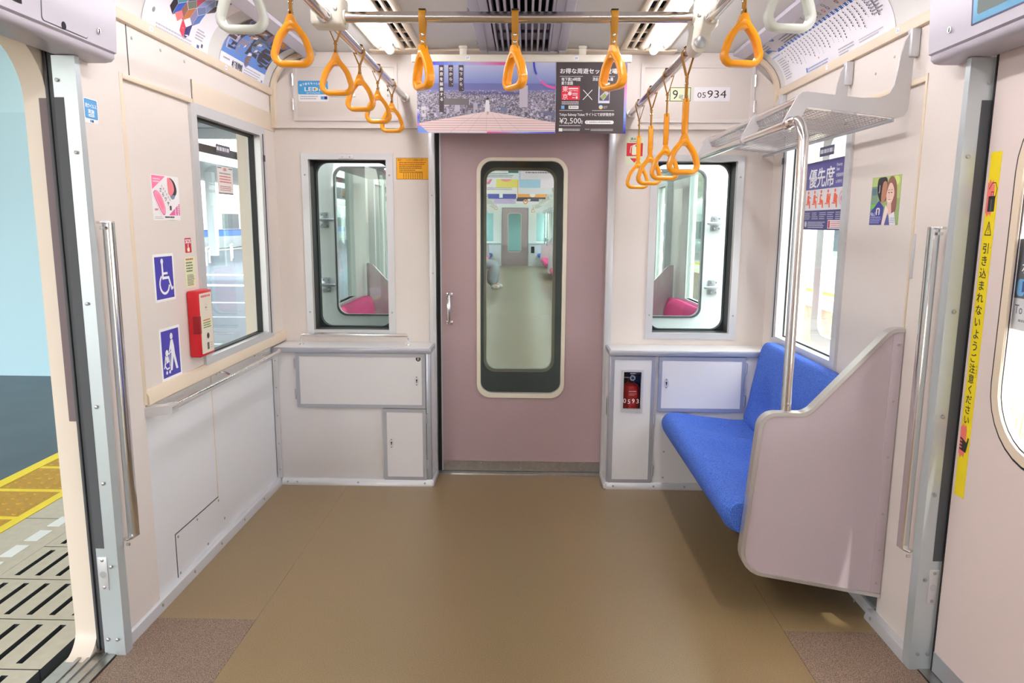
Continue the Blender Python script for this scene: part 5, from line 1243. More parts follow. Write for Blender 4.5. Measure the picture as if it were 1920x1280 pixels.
_before = set(bpy.data.objects)
NW = mat('next_car_end_panel', (226, 230, 230), 0.4)
Y0, Y1 = 4.40, 23.65
NH = [rrect(-1.15, 0.803, -0.735, 1.681, 0.06), rrect(0.675, 0.803, 1.060, 1.678, 0.06)]
outer2 = [(-1.40, -0.4), (-0.46, -0.4), (-0.46, 1.88), (0.41, 1.88), (0.41, -0.4), (1.37, -0.4), (1.37, 2.3), (-1.40, 2.3)]
st(MB().prism(outer2, 'y', Y0, Y0+0.05, NW, NH), 'wall_next_car_near')
for h, nm in ((NH[0], 'window_5'), (NH[1], 'window_6')):
    cx = sum(p[0] for p in h)/len(h); cz = sum(p[1] for p in h)/len(h)
    t = empty(nm, (cx, Y0, 0.80), 'next car end window seen through the %s end window' % ('left' if cx < 0 else 'right'), 'window'); t['kind'] = 'structure'
    MB().prism([(cx+(u-cx)*1.03, cz+(v-cz)*1.015) for u, v in h], 'y', Y0-0.006, Y0+0.004, GUARD, [[(cx+(u-cx)*0.985, cz+(v-cz)*0.992) for u, v in h]]).build('window_gasket', t)
    MB().prism(h, 'y', Y0+0.02, Y0+0.024, GLASSG).build('window_pane', t)
d = empty('door_4', (-0.02, 4.47, 0), 'next car gangway door seen through the near door glass', 'door'); d['kind'] = 'structure'
NDO = rrect(-0.263, 0.441, 0.178, 1.690, 0.075); NDI = rrect(-0.246, 0.461, 0.161, 1.674, 0.062)
MB().prism(rect(-0.45, 0.01, 0.40, 1.87), 'y', 4.455, 4.485, mat('shaded_door_grey', (150, 158, 162), 0.35), [NDI]).build('door_leaf', d)  # grey mixes the gangway's shade into a mauve door
MB().prism(NDO, 'y', 4.448, 4.456, mat('ivory_window_frame'), [NDI]).build('window_frame', d)
MB().prism(NDI, 'y', 4.466, 4.470, GLASSG).build('window_pane', d)
for x, z, s in ((-1.215, 1.374, 1), (-1.217, 0.985, 1), (1.135, 1.367, -1), (1.135, 0.984, -1)):
    side = 'left' if x < 0 else 'right'
    t = empty('coupling_handle', (x, Y0-0.02, z), '%s steel lever bracket on the next car end, seen through the %s end window' % ('upper' if z > 1.2 else 'lower', side), 'bracket')
    q = MB().box(x-0.028, x+0.028, Y0-0.012, Y0-0.0002, z-0.045, z+0.045, ALU, 0.003)
    for dx in (-.016, .016):
        for dz in (-.03, .03): q.screw((x+dx, Y0-0.012, z+dz), (0,-1,0), 0.006)
    q.build('plate', t)
    MB().tube([(x-0.028*s, Y0-0.022, z), (x+0.05*s, Y0-0.026, z), (x+0.06*s, Y0-0.026, z)], [0.009, 0.009, 0.006], ALU, 10).build('lever', t)

NFL = mat('next_car_floor', (150, 136, 108), 0.28)
NWL = mat('next_car_wall', (232, 232, 226), 0.4)
st(MB().box(-1.38, 1.33, Y0+0.05, Y1+0.1, -0.06, 0, NFL), 'floor_next_car')
wins = []
for a, b in ((4.66, 5.55), (8.05, 9.25), (9.40, 10.60), (12.90, 14.10), (14.25, 15.45), (17.70, 18.90), (19.05, 20.25), (22.6, 23.4)): wins.append((a, b, 0.80, 1.80))
for c in (6.85, 11.70, 16.55, 21.40):
    for q in (-0.60, 0.10): wins.append((c+q, c+q+0.50, 0.75, 1.69))
for side, X in ((-1, -1.30), (1, 1.25)):
    nm = 'left' if side < 0 else 'right'
    st(MB().prism(rect(Y0+0.05, 0, Y1+0.1, 2.2), 'x', X, X+side*0.05, NWL, [rect(a, c, b, d_) for a, b, c, d_ in wins]), 'wall_next_car_'+nm)
    for k, (a, b, c, d_) in enumerate(wins):
        w = empty('window_%d' % (7+k+(len(wins) if side > 0 else 0)), (X, (a+b)/2, c), 'side window of the next car', 'window'); w['kind'] = 'structure'
        MB().prism(rect(a-0.03, c-0.03, b+0.03, d_+0.03), 'x', X-side*0.01, X+side*0.03, ALUW, [rect(a, c, b, d_)]).build('window_frame', w)
        MB().box(X+side*0.02, X+side*0.024, a-0.005, b+0.005, c-0.005, d_+0.005, GLASSG).build('window_pane', w)
    for q, c in enumerate((6.85, 11.70, 16.55, 21.40)):
        f = MB()
        for y in (c-0.66, c+0.66): f.box(X-side*0.05, X, y-0.03, y+0.03, 0, 1.82, POST)
        f.box(X-side*0.10, X, c-0.8, c+0.8, 1.82, 2.08, HEADER)
        st(f, 'trim_%d_next_car_%s' % (25+q, nm))
st(MB().box(-1.38, 1.33, Y0+0.05, Y1+0.1, 2.2, 2.24, CEIL), 'ceiling_next_car')
for x, nm in ((-0.66, 'left'), (0.60, 'right')):
    t = empty('ceiling_lamp', (x, 14, 2.16), 'long glowing ceiling lamp on the %s of the next car' % nm, 'lamp')
    MB().tube([(x, 4.7, 2.175), (x, 23.4, 2.175)], 0.018, TUBEM, 10).build('fluorescent_tube', t)
    MB().box(x-0.06, x+0.06, 4.6, 23.5, 2.192, 2.199, REFL).build('reflector', t)
# far end of the next car
st(MB().prism([(-1.30, 0), (-0.46, 0), (-0.46, 1.86), (0.40, 1.86), (0.40, 0), (1.25, 0), (1.25, 2.2), (-1.30, 2.2)], 'y', Y1, Y1+0.05, NWL, [rect(-1.12, 0.79, -0.73, 1.68), rect(0.66, 0.79, 1.06, 1.68)]), 'wall_next_car_far')
d = empty('door_5', (-0.03, Y1+0.03, 0), 'mauve gangway door at the far end of the next car', 'door'); d['kind'] = 'structure'
MB().prism(rect(-0.45, 0.0, 0.39, 1.85), 'y', Y1+0.02, Y1+0.05, MAUVE, [NDI]).build('door_leaf', d)
MB().prism(NDO, 'y', Y1+0.012, Y1+0.022, mat('ivory_window_frame'), [NDI]).build('window_frame', d)
MB().prism(NDI, 'y', Y1+0.03, Y1+0.034, GLASSG).build('window_pane', d)
d = empty('door_6', (-0.03, Y1+0.7, 0), 'door of the third car seen through the far door glass', 'door'); d['kind'] = 'structure'
MB().prism(rect(-0.62, -0.05, 0.56, 2.1), 'y', Y1+0.68, Y1+0.71, mat('shaded_door_grey'), [NDI]).build('door_leaf', d)
MB().prism(NDO, 'y', Y1+0.67, Y1+0.681, mat('ivory_window_frame'), [NDI]).build('window_frame', d)
m = MB().box(-0.62, -0.58, Y1+0.06, Y1+0.68, -0.05, 2.1, BEL); m.box(0.52, 0.56, Y1+0.06, Y1+0.68, -0.05, 2.1, BEL); m.box(-0.62, 0.56, Y1+0.06, Y1+0.68, -0.09, -0.05, BEL); m.box(-0.62, 0.56, Y1+0.06, Y1+0.68, 2.1, 2.14, BEL)
st(m, 'wall_far_gangway')
TEAL = mat('third_car_wall', (112, 144, 144), 0.5)
m = MB().box(-1.3, 1.25, Y1+0.75, Y1+6, -0.06, 0, NFL); m.box(-1.3, 1.25, Y1+6, Y1+6.05, 0, 2.2, TEAL); m.box(-1.3, 1.25, Y1+0.75, Y1+6, 2.2, 2.24, TEAL)
for x in (-1.3, 1.2): m.box(x, x+0.05, Y1+0.75, Y1+6, 0, 0.8, TEAL)
st(m, 'wall_third_car')
t = empty('equipment_cabinet', (-0.88, Y1-0.08, 0), 'plain white cabinet at the next car far end, left', 'cabinet')
MB().box(-1.295, -0.49, Y1-0.18, Y1-0.002, 0.0, 0.70, CABW).build('body', t); MB().box(-1.295, -0.48, Y1-0.195, Y1-0.002, 0.70, 0.728, FRAMEA).build('top', t)
t = empty('equipment_cabinet', (0.85, Y1-0.08, 0), 'white cabinet with dark window at the next car far end, right', 'cabinet')
MB().box(0.43, 1.245, Y1-0.18, Y1-0.002, 0.0, 0.70, CABW).build('body', t); MB().box(0.42, 1.245, Y1-0.195, Y1-0.002, 0.70, 0.728, FRAMEA).build('top', t); MB().box(0.49, 0.60, Y1-0.188, Y1-0.18, 0.42, 0.63, DARK).build('window_pane', t)

# benches: pink between the doors, blue priority seats at the far end
def next_bench(y0, y1, side, m, label, parts_at):
    b = bench('bench_seat', label, 'benches in the next car', m, y0, y1, side, max(3, int((y1-y0)/0.45)), False)
    for y in parts_at:
        pm = MB().prism([(u if side > 0 else -0.05-u, v) for u, v in OUT], 'y', y-0.015, y+0.015, MAUVEL)
        pm.build('partition', b)
        x = 0.866 if side > 0 else -0.916
        MB().tube([(x, y, 0.745), (x, y, 1.70)], 0.016, CHROME, 10).build('grab_pole', b)
    return b
for side, nm in ((-1, 'left'), (1, 'right')):
    next_bench(4.52, 5.90, side, PINK, 'pink bench just beyond the next car end window, %s side' % nm, [5.93])
    for k, (a, b, w_) in enumerate(((7.78, 10.78, 'first'), (12.63, 15.63, 'second'), (17.48, 20.48, 'third'))):
        next_bench(a, b, side, PINK, 'long pink bench in the next car, %s one from here on the %s' % (w_, nm), [a-0.02, b+0.02])
    next_bench(22.30, Y1-0.2, side, BLUE, 'blue bench at the far end of the next car, %s side' % nm, [22.27])
    X = XL if side < 0 else XR; s = side
    for k, (a, b, w_) in enumerate(((4.6, 5.9, 'nearest'), (7.78, 10.78, 'second'), (12.63, 15.63, 'third'), (17.48, 20.48, 'fourth'), (22.3, 23.5, 'farthest'))):
        t = empty('luggage_rack', (X-s*0.2, (a+b)/2, 1.68), '%s luggage rack on the %s of the next car' % (w_, nm), 'rack', 'luggage racks in the next car')
        f = MB().tube([(X-s*0.353, a, 1.77), (X-s*0.353, b, 1.77)], 0.013, CHROME, 8); f.tube([(X-s*0.394, a, 1.688), (X-s*0.394, b, 1.688)], 0.015, CHROME, 8); f.each('tube', t)
        MB().box(X-s*0.37, X-s*0.06, a, b, 1.700, 1.704, WIRE).build('shelf', t)
        f = MB()
        for y in (a, (a+b)/2, b): f.prism([((u if s > 0 else -0.05-u), v) for u, v in prof if u < 1.3], 'y', y-0.004, y+0.004, RACK)
        f.each('bracket', t)
    x = -0.62 if side < 0 else 0.55
    t = empty('overhead_grab_rail', (x, 14, 1.96), '%s overhead rail in the next car, full of white straps' % nm, 'rail')
    MB().tube([(x, 4.9, 1.978), (x, 23.2, 1.978)], 0.0165, CHROME, 10).build('rail', t)
# strap rows
lw = dict(seg=6)
WN = strap('hanging_strap', 'white strap in the rows of straps of the next car', 'white straps in the next car', (-0.62, 7.9, 1.978), hm=WHITEP, sm=WS, seg=6)
for side, x in ((-1, -0.62), (1, 0.55)):
    y = 7.9
    while y < 20.6:
        if not (abs(((y-6.85) % 4.85)) < 0.55 or abs(((y-6.85) % 4.85)-4.85) < 0.55):
            o = WN if (side < 0 and y == 7.9) else copy_tree(WN)
            o.location = (x, y, 1.978)
        y += 0.40
ON_ = strap('hanging_strap', 'orange strap near the far door of the next car, left', None, (-0.62, 22.6, 1.978), seg=6)
o = copy_tree(ON_); o.location = (0.52, 22.6, 1.906); o['label'] = 'orange strap near the far door of the next car, right'
# hanging adverts
def hang(x0, y, label, paint, w_=0.50, h_=0.33):
    t = empty('hanging_advert', (x0+w_/2, y, 1.79), label, 'advert', 'hanging adverts in the next car')
    sh = Sheet(w_, h_, (240, 238, 238), thick=0.0015); paint(sh); sh.place(on((x0, y, 1.79), (1,0,0), (0,0,1), (0,-1,0)), 'paper', parent=t)
    MB().box(x0-0.01, x0+w_+0.01, y-0.008, y+0.010, 2.12, 2.145, PLASTIC).build('holder_rail', t)
    m = MB()
    for q in (0.1, 0.4): m.box(x0+q-0.01, x0+q+0.01, y-0.005, y+0.005, 2.14, 2.2, PLASTIC)
    m.each('hanger', t)
def p1(s): s.rect(0, 0.10, 0.5, 0.16, (60, 120, 110)); s.rect(0.12, 0.12, 0.34, 0.145, (110, 190, 120)); s.rect(0, 0.2, 0.5, 0.33, (240, 226, 232)); s.lines(0.05, 0.45, 0.05, 3, 0.016, 0.006, (80, 80, 90), 0.3); s.rect(0.40, 0.06, 0.5, 0.33, (40, 110, 104)); s.disc(0.38, 0.29, 0.03, (220, 60, 110))
def p2(s): s.rect(0, 0, 0.5, 0.33, (240, 220, 226)); s.disc(0.17, 0.25, 0.09, (150, 190, 130)); s.disc(0.30, 0.27, 0.08, (170, 200, 140)); s.line([(0.22, 0.12), (0.30, 0.26)], 0.012, (170, 100, 110)); s.lines(0.05, 0.4, 0.06, 1, 0.03, 0.012, (110, 90, 110), 0.1)
def p3(s): s.rect(0, 0, 0.5, 0.33, (246, 236, 240)); s.poly(ellipse(0.12, 0.10, 0.075, 0.07, 6), (236, 130, 160)); s.poly(ellipse(0.12, 0.10, 0.045, 0.04, 6), (240, 200, 214)); s.rect(0.24, 0.0, 0.5, 0.33, (244, 226, 110)); s.disc(0.36, 0.17, 0.10, (246, 150, 160))
def p4(s): s.rect(0, 0, 0.26, 0.33, (170, 206, 230)); s.rect(0.26, 0, 0.5, 0.33, (246, 226, 236)); s.rect(0.02, 0.12, 0.22, 0.2, (110, 130, 170)); s.rect(0.10, 0.10, 0.22, 0.15, (240, 220, 70)); s.lines(0.3, 0.48, 0.2, 3, 0.04, 0.014, (190, 150, 170), 0.3)
def p5(s): s.lines(0.05, 0.45, 0.08, 2, 0.02, 0.008, (110, 110, 150), 0.1); s.rect(0, 0.2, 0.5, 0.33, (214, 208, 220))
def p6(s): s.rect(0.0, 0.0, 0.5, 0.33, (226, 222, 226)); s.lines(0.05, 0.45, 0.12, 2, 0.03, 0.012, (170, 160, 170), 0.2)
def p7(s): s.rect(0, 0, 0.5, 0.09, (72, 80, 170)); s.rect(0.2, 0.02, 0.26, 0.12, WHITE); s.rect(0, 0.09, 0.5, 0.33, (214, 210, 230))
def p8(s): s.rect(0, 0.03, 0.5, 0.33, (244, 166, 70)); s.rect(0, 0, 0.5, 0.03, (70, 56, 60)); s.disc(0.27, 0.08, 0.05, (246, 240, 236))
def p9(s): s.rect(0, 0, 0.5, 0.33, (206, 186, 220)); s.lines(0.04, 0.46, 0.08, 3, 0.022, 0.006, (150, 120, 180), 0.1)
def p10(s): s.rect(0, 0, 0.5, 0.33, (236, 232, 236)); s.rect(0, 0.06, 0.5, 0.12, (44, 44, 80)); s.ring(0.2, 0.05, 0.03, 0.055, (246, 160, 60)); s.disc(0.28, 0.10, 0.035, WHITE)
for y, (a, la), (b, lb) in ((7.30, (p1, 'green and white'), (p2, 'pale pink leafy')), (9.00, (p3, 'yellow and pink'), (p4, 'light blue and pink')), (10.90, (p5, 'white lettered'), (p6, 'pale grey')), (13.10, (p7, 'navy banded'), (p8, 'orange')), (16.50, (p9, 'lilac'), (p10, 'white with dark band'))):
    hang(-0.535, y, la+' hanging advert in the next car, on the left of its pair', a); hang(-0.015, y, lb+' hanging advert in the next car, on the right of its pair', b)

# seated passenger on the left: grey trousers and white shoes show past the door frame
def skin_body(name, verts, edges, radii, m, parent=None, **k):
    me = bpy.data.meshes.new(name); me.from_pydata(verts, edges, []); o = bpy.data.objects.new(name, me); COL.objects.link(o)
    sk_ = o.modifiers.new('skin', 'SKIN'); sk_.use_smooth_shade = True
    for i, r in enumerate(radii): me.skin_vertices[0].data[i].radius = (r, r) if not isinstance(r, tuple) else r
    me.skin_vertices[0].data[0].use_root = True
    o.modifiers.new('sub', 'SUBSURF').levels = 2; o.modifiers['sub'].render_levels = 2
    bpy.context.view_layer.update()
    nm = bpy.data.meshes.new_from_object(o.evaluated_get(bpy.context.evaluated_depsgraph_get()))
    bpy.data.objects.remove(o)
    q = MB(); q.bm.from_mesh(nm); q.mats.append(m)
    for f in q.bm.faces: f.material_index = 0
    return q.build(name, parent, angle=180, **k)
px_, py_ = -0.93, 15.2
SKINM = mat('skin_tone', (226, 186, 160), 0.5)
def P_(dx, dy, z): return (px_+dx, py_+dy, z)
V = [P_(0,0,0.50), P_(-0.06,0,0.68), P_(-0.08,0,0.88), P_(-0.08,0,1.00), P_(-0.06,0,1.07), P_(-0.05,0,1.15), P_(-0.045,0,1.22),
     P_(0.05,0.10,0.49), P_(0.46,0.13,0.52), P_(0.44,0.14,0.28), P_(0.46,0.14,0.09), P_(0.60,0.15,0.045),
     P_(0.05,-0.10,0.49), P_(0.45,-0.12,0.52), P_(0.40,-0.13,0.28), P_(0.40,-0.13,0.09), P_(0.54,-0.15,0.045),
     P_(-0.07,0.20,0.96), P_(0.02,0.24,0.72), P_(0.24,0.10,0.62), P_(-0.07,-0.20,0.96), P_(0.02,-0.24,0.72), P_(0.24,-0.08,0.62),
     P_(0.31,0.07,0.62), P_(0.31,-0.05,0.62)]
E_ = [(0,1),(1,2),(2,3),(3,4),(4,5),(5,6),(0,7),(7,8),(8,9),(9,10),(10,11),(0,12),(12,13),(13,14),(14,15),(15,16),(2,17),(17,18),(18,19),(19,23),(2,20),(20,21),(21,22),(22,24)]
R_ = [0.14, 0.13, 0.14, 0.07, 0.05, 0.085, 0.08, 0.10, 0.075, 0.062, 0.05, 0.04, 0.10, 0.075, 0.062, 0.05, 0.04, 0.06, 0.045, 0.035, 0.06, 0.045, 0.035, 0.03, 0.03]
person = skin_body('person', V, E_, R_, SKINM)
tag(person, 'seated person in grey trousers and white shoes in the next car', 'person')
TR = mat('grey_trousers', (160, 170, 176), 0.8, bump=(60, 0.5))
skin_body('trousers', [P_(0,0,0.50), P_(0.05,0.10,0.49), P_(0.47,0.13,0.525), P_(0.45,0.14,0.28), P_(0.46,0.14,0.07), P_(0.05,-0.10,0.49), P_(0.46,-0.12,0.525), P_(0.41,-0.13,0.28), P_(0.40,-0.13,0.07)], [(0,1),(1,2),(2,3),(3,4),(0,5),(5,6),(6,7),(7,8)], [0.155, 0.125, 0.115, 0.125, 0.10, 0.125, 0.115, 0.125, 0.10], TR, person)
skin_body('jacket', [P_(0,0,0.56), P_(-0.06,0,0.68), P_(-0.08,0,0.92), P_(-0.07,0.20,0.95), P_(0.02,0.24,0.72), P_(0.21,0.11,0.63), P_(-0.07,-0.20,0.95), P_(0.02,-0.24,0.72), P_(0.21,-0.09,0.63)], [(0,1),(1,2),(2,3),(3,4),(4,5),(2,6),(6,7),(7,8)], [0.155, 0.155, 0.155, 0.08, 0.06, 0.05, 0.08, 0.06, 0.05], mat('dark_jacket', (70, 66, 74), 0.8), person)
for q, dx in ((0.145, 0.0), (-0.14, -0.06)):
    skin_body('shoe', [P_(0.44+dx, q, 0.055), P_(0.52+dx, q, 0.055), P_(0.63+dx, q+0.01, 0.045)], [(0,1),(1,2)], [0.052, 0.052, 0.042], mat('white_shoe', (232, 232, 230), 0.5), person)
m = MB().ball(P_(-0.055, 0, 1.235), 0.098, mat('dark_hair', (40, 34, 32), 0.6), 16, 12, (1, 0.95, 0.9))
m.build('hair', person)

_yaw = Matrix.Translation((0, 4.45, 0)) @ Matrix.Rotation(0.0185, 4, 'Z') @ Matrix.Translation((0, -4.45, 0))
for o in [o for o in bpy.data.objects if o not in _before and o.parent is None]:
    o.matrix_world = _yaw @ Matrix.LocRotScale(o.location, o.rotation_euler, o.scale)

# ================================================================== OUTSIDE, LEFT: PLATFORM
ASPH = mat('wet_asphalt', (84, 94, 102), 0.45, noise=(3, (70, 80, 88), 0.3))
CONC = mat("platform_concrete", (206, 198, 178), 0.7, noise=(30, (192, 184, 164), 0.3))
YEL = mat('yellow_paint', (250, 222, 30), 0.5)
OCH = mat('ochre_tactile', (200, 156, 50), 0.65, noise=(60, (186, 142, 44), 0.25))
st(MB().box(-15.0, -1.62, -8, 60, -1.3, -0.085, mat('platform_body', (120, 122, 120), 0.8)), 'floor_platform')
st(MB().box(-15.0, -2.875, -8, 60, -0.085, -0.050, ASPH), 'floor_platform_asphalt')
st(MB().box(-2.388, -2.105, -8, 40, -0.085, -0.051, CONC), 'floor_platform_concrete')
m = MB().box(-2.440, -2.390, -8, 40, -0.085, -0.049, YEL); m.box(-2.873, -2.803, -8, 40, -0.085, -0.049, YEL)
st(m, 'trim_21_yellow_lines')
m = MB(); y = -0.3
while y < 8: m.box(-2.230, -2.172, y, y+0.112, -0.052, -0.0495, mat('platform_white', (240, 240, 236), 0.5)); y += 0.157
st(m, 'trim_22_white_dashes')
m = MB(); y = 0.0
m.box(-2.390, -2.105, 2.66, 2.664, -0.052, -0.0502, GUARD)
for y in (0.9, 1.48, 2.06, 3.24, 3.82, 4.4): m.box(-2.390, -2.105, y, y+0.004, -0.052, -0.0502, GUARD)
st(m, 'trim_23_concrete_joints')
# slotted edge plates
P0 = None
y = 2.362-0.29*3
ORD = ['first', 'second', 'third', 'fourth', 'fifth', 'sixth', 'seventh', 'eighth', 'ninth', 'tenth', 'eleventh', 'twelfth']
for i in range(8):
    if P0 is None:
        mb = MB().prism(rrect(-2.102, y+0.002, -1.535, y+0.287, 0.004, 2), 'z', -0.085, -0.050, CONC, [rect(-1.635-0.083*k, y+0.03, -1.613-0.083*k, y+0.258) for k in range(6)], mside=mat('slot_dark', (52, 58, 64), 0.8))
        P0 = mb.build('platform_plate', label='slotted pale concrete edge plate in the row along the platform edge', cat='paving plate', group='slotted platform edge plates')
        base = P0.location.y; o = P0
    else:
        o = P0.copy(); COL.objects.link(o)
    o.location.y = base+0.29*i; o['label'] = 'slotted pale concrete platform plate, %s from the near end of its row' % ORD[i]
st(MB().box(-2.10, -1.54, -8, 40, -0.10, -0.0855, mat('slot_dark')), 'floor_under_plates')
T0 = None
for i in range(10):
    y = 1.82+0.36*i
    if T0 is None:
        mb = MB().box(-2.802, -2.441, y, y+0.325, -0.085, -0.051, OCH); mb.box(-2.802, -2.441, y+0.325, y+0.36, -0.085, -0.0505, YEL)
        for a in range(5):
            for b in range(5): mb.tube([(-2.765+0.072*a, y+0.03+0.066*b, -0.051), (-2.765+0.072*a, y+0.03+0.066*b, -0.047), (-2.765+0.072*a, y+0.03+0.066*b, -0.046)], [0.016, 0.013, 0.008], OCH, 8)
        T0 = mb.build('tactile_tile', label='ochre tactile tile with raised dots between the yellow platform lines', cat='tile', group='tactile tiles on the platform'); base = T0.location.y; o = T0
    else: o = T0.copy(); COL.objects.link(o)
    o.location.y = base+0.36*i; o['label'] = 'ochre tactile tile with raised dots, %s from the near end of its row' % ORD[i]
# pale blue wall of the platform building
t = empty('platform_building', (-8.0, 7.0, -0.05), 'pale blue flat walled platform building outside the open doorway', 'building')
MB().box(-13, -3.95, 6.42, 7.5, -0.05, 2.28, mat('pale_blue_cladding', (172, 206, 217), 0.45)).build('wall', t)
MB().box(-13, -3.95, 6.43, 7.5, 2.28, 3.05, mat('paler_blue_cladding', (182, 214, 224), 0.45)).build('fascia', t)
m = MB()
for a, b, w_, h_ in ((-5.3, 9.2, 2.2, 0.16), (-6.4, 12.5, 3.5, 0.2), (-4.6, 10.6, 1.2, 0.12), (-6.9, 15.8, 5.0, 0.5), (-3.9, 8.2, 0.7, 0.10), (-8.5, 19.0, 5.0, 0.5), (-4.4, 7.75, 0.9, 0.10)):
    m.box(a-w_/2, a+w_/2, b, b+h_, -0.0502, -0.0492, mat('platform_white'))
st(m, 'trim_24_platform_strips')  # flat white strips across the asphalt
t = empty('platform_canopy', (-7, 5, 2.9), 'grey platform canopy over the left platform', 'canopy')
CAN = mat('canopy_grey', (150, 160, 166), 0.6)
MB().box(-13.5, -0.9, -9, 15.5, 3.25, 3.35, CAN).build('roof', t)  # roof edge stretched over the car to keep sun off the platform
m = MB()
for y in (0, 3.5, 7.9, 10.5, 13.0, 15.3): m.box(-13.5, -1.9, y, y+0.12, 3.05, 3.25, CAN)
m.each('beam', t)
m = MB()
for x, y in ((-6.2, 14.0), (-4.6, 12.0), (-3.4, 5.2), (-3.4, 2.2), (-3.4, -0.8), (-3.4, -3.8)): m.box(x-0.6, x+0.6, y, y+0.10, 3.18, 3.24, emit('canopy_lamp_and_fill', (255, 250, 236), 34.0))  # near strips are unseen, added to brighten the platform side
m.each('lamp', t)
t = empty('far_canopy', (-14, 40, 2.9), 'long canopy of the far platform seen through the left window', 'canopy')
MB().box(-16.2, -9.5, 15.6, 70, 3.35, 3.6, mat('far_canopy_brown', (206, 202, 194), 0.7)).build('roof', t)
MB().box(-9.7, -9.5, 15.6, 70, 3.1, 3.65, mat('far_canopy_white', (214, 218, 218), 0.6)).build('fascia', t)
m = MB()
for i in range(7): m.box(-13.2, -12.9, 24+6*i, 24.3+6*i, -0.05, 3.4, mat('far_canopy_white'))
m.each('column', t)
t = empty('stopped_train', (-18.4, 48, -1.0), 'white train with blue stripe standing on the far track, seen through the left window', 'train')
TW = mat('train_white', (232, 238, 240), 0.4)
MB().box(-19.8, -17.0, 22, 84, -0.15, 2.85, TW, 0.15).build('body', t)
m = MB().box(-17.005, -16.99, 22.2, 83.8, 0.55, 0.86, mat('train_blue', (60, 130, 214), 0.4)); m.box(-17.005, -16.988, 22.2, 83.8, 0.86, 0.92, mat('train_dark_blue', (40, 70, 170), 0.4)); m.build('blue_stripe', t)
TG = mat('train_window_dark', (86, 100, 112), 0.15)
for i in range(12):
    y = 24+4.9*i
    d_ = MB().box(-17.003, -16.985, y, y+1.3, -0.05, 1.95, mat('train_door', (214, 222, 226), 0.4)).build('door', t)
    q = MB().box(-16.985, -16.98, y+0.15, y+0.55, 0.95, 1.75, TG); q.box(-16.985, -16.98, y+0.75, y+1.15, 0.95, 1.75, TG); q.each('door_pane', d_)
    MB().box(-17.003, -16.985, y+1.9, y+4.2, 0.95, 1.8, TG).build('window', t)
for i in range(5):
    y = 20+3.2*i; x = -9.8-0.5*i
    t = MB().tube([(x, y, -0.05), (x, y, 0.42), (x-0.05, y+0.1, 0.5), (x-0.6, y+1.6, 0.5), (x-0.65, y+1.7, 0.42), (x-0.65, y+1.7, -0.05)], 0.035, mat('white_pipe', (236, 236, 232), 0.4), 8)
    t.build('pipe_barrier', label='white bent pipe barrier out on the platform, %s from here' % ORD[i], cat='barrier', group='pipe barriers on the platform')

# ================================================================== OUTSIDE, RIGHT: TRACK AND OPPOSITE PLATFORM
GRAV = mat('pale_gravel', (206, 200, 188), 0.9, noise=(8, (170, 164, 152), 0.2))
st(MB().box(1.45, 60, -20, 120, -1.4, -1.15, GRAV), 'ground_track_bed')
st(MB().box(-1.6, 1.45, -20, 120, -1.4, -1.2, mat('dark_ballast', (110, 104, 98), 0.9)), 'ground_under_train')
m = MB().box(5.5, 14, 11.5, 70, -1.15, -0.12, mat('platform_brick', (196, 172, 154), 0.8, noise=(6, (160, 146, 134), 0.1))); m.box(5.3, 14, 11.3, 70, -0.12, 0.0, mat('platform_coping', (236, 230, 210), 0.7)); m.box(5.9, 6.2, 11.3, 70, 0.0, 0.004, YEL); m.box(6.6, 14, 11.3, 70, 0, 0.003, mat('platform_grey', (170, 176, 178), 0.6))
st(m, 'floor_opposite_platform')
t = empty('opposite_canopy', (9, 35, 0.0), 'pale canopy and columns of the opposite platform, seen through the right window', 'canopy')
MB().box(5.2, 13.5, 12, 70, 3.3, 3.5, mat('pale_canopy', (226, 222, 200), 0.6)).build('roof', t)
m = MB()
for i in range(7): m.box(8.5, 8.75, 14+7*i, 14.25+7*i, 0, 3.3, mat('pale_canopy'))
m.each('column', t)
t = empty('trackside_wall', (30, 60, -1.15), 'pale building far behind the opposite platform', 'building')
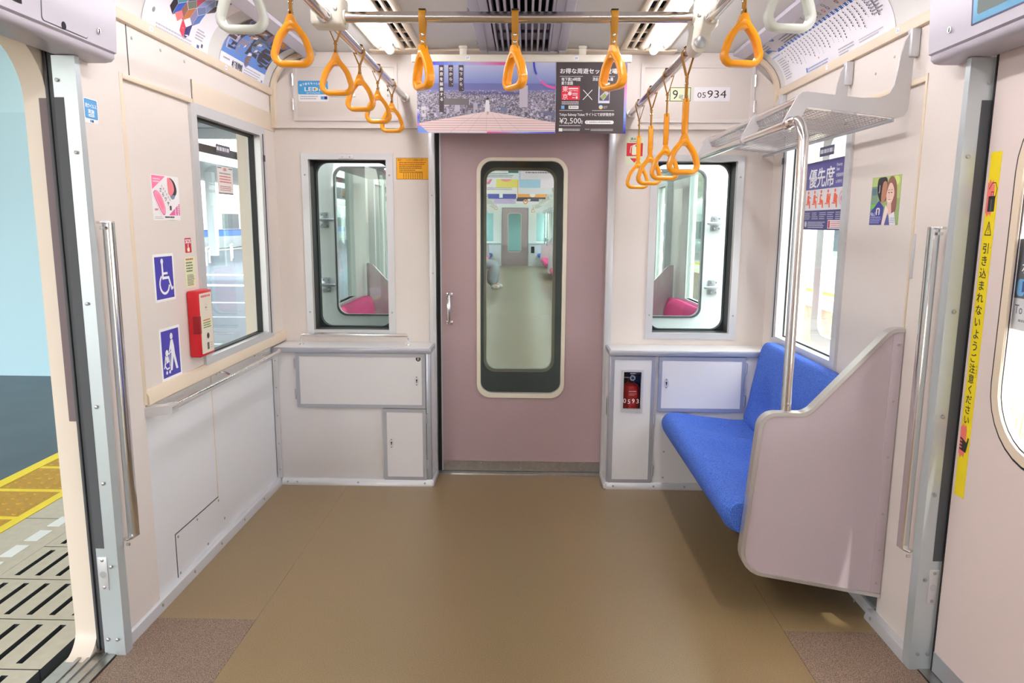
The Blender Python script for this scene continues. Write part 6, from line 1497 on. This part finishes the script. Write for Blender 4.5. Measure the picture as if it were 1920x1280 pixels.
MB().box(14.2, 40, 30, 90, -1.15, 2.2, mat('pale_facade', (222, 232, 236), 0.6)).build('wall', t)
m = MB()
for i in range(8): m.box(14.15, 14.2, 32+7*i, 35+7*i, 0.2, 1.6, TG)
m.each('window', t)
m = MB()
for i in range(14):
    x = 3.6+1.2*random.random()
    m.box(9+0.9*i-0.03, 9+0.9*i+0.03, 4.55, 4.6, -1.15, 0.5, mat('fence_white', (230, 232, 232), 0.5))
m.box(8.9, 21, 4.56, 4.59, 0.35, 0.42, mat('fence_white')); m.box(8.9, 21, 4.56, 4.59, -0.3, -0.22, mat('fence_white'))
m.build('trackside_fence', label='white trackside fence seen through the right door window', cat='fence')
GR = mat('grass_green', (120, 160, 70), 0.7)
for c in range(7):
    cx, cy = 5.2+0.75*c, 7.6+0.35*(c % 3)
    m = MB(); k = m.mi(GR)
    for i in range(60):
        a = random.random()*2*PI; r = 0.28*math.sqrt(random.random()); x, y = cx+r*math.cos(a), cy+r*math.sin(a); h = 0.5+0.65*random.random(); b = random.random()*2*PI; l = 0.15+0.35*random.random()
        dx, dy = math.cos(b), math.sin(b); w_ = 0.012
        P = []
        for j in range(5):
            f = j/4; ww = w_*(1-f*0.9); q = (x+dx*l*f*f, y+dy*l*f*f, -1.15+h*(f-0.25*f*f))
            P.append((m.bm.verts.new((q[0]-dy*ww, q[1]+dx*ww, q[2])), m.bm.verts.new((q[0]+dy*ww, q[1]-dx*ww, q[2]))))
        for j in range(4):
            f_ = m.bm.faces.new((P[j][0], P[j][1], P[j+1][1], P[j+1][0])); f_.material_index = k
    m.build('grass_clump', label='green grass clump by the track, %s from the left of its row' % ORD[c], cat='grass', group='grass clumps by the track')

t = empty('sun_blocker', (4, -6, 4.5), 'added unseen grey slab overhead that cuts off part of the sun', 'sun_blocker')  # unseen slab added to narrow the sun streak on the partition
MB().box(-6, 14, -12, -0.55, 4.5, 4.8, CAN).build('blocker_slab', t)
m = MB()
for x in (-5.8, 13.8): m.box(x-0.1, x+0.1, -12, -0.55, 4.8, 5.8, CAN)
m.each('blocker_edge', t)
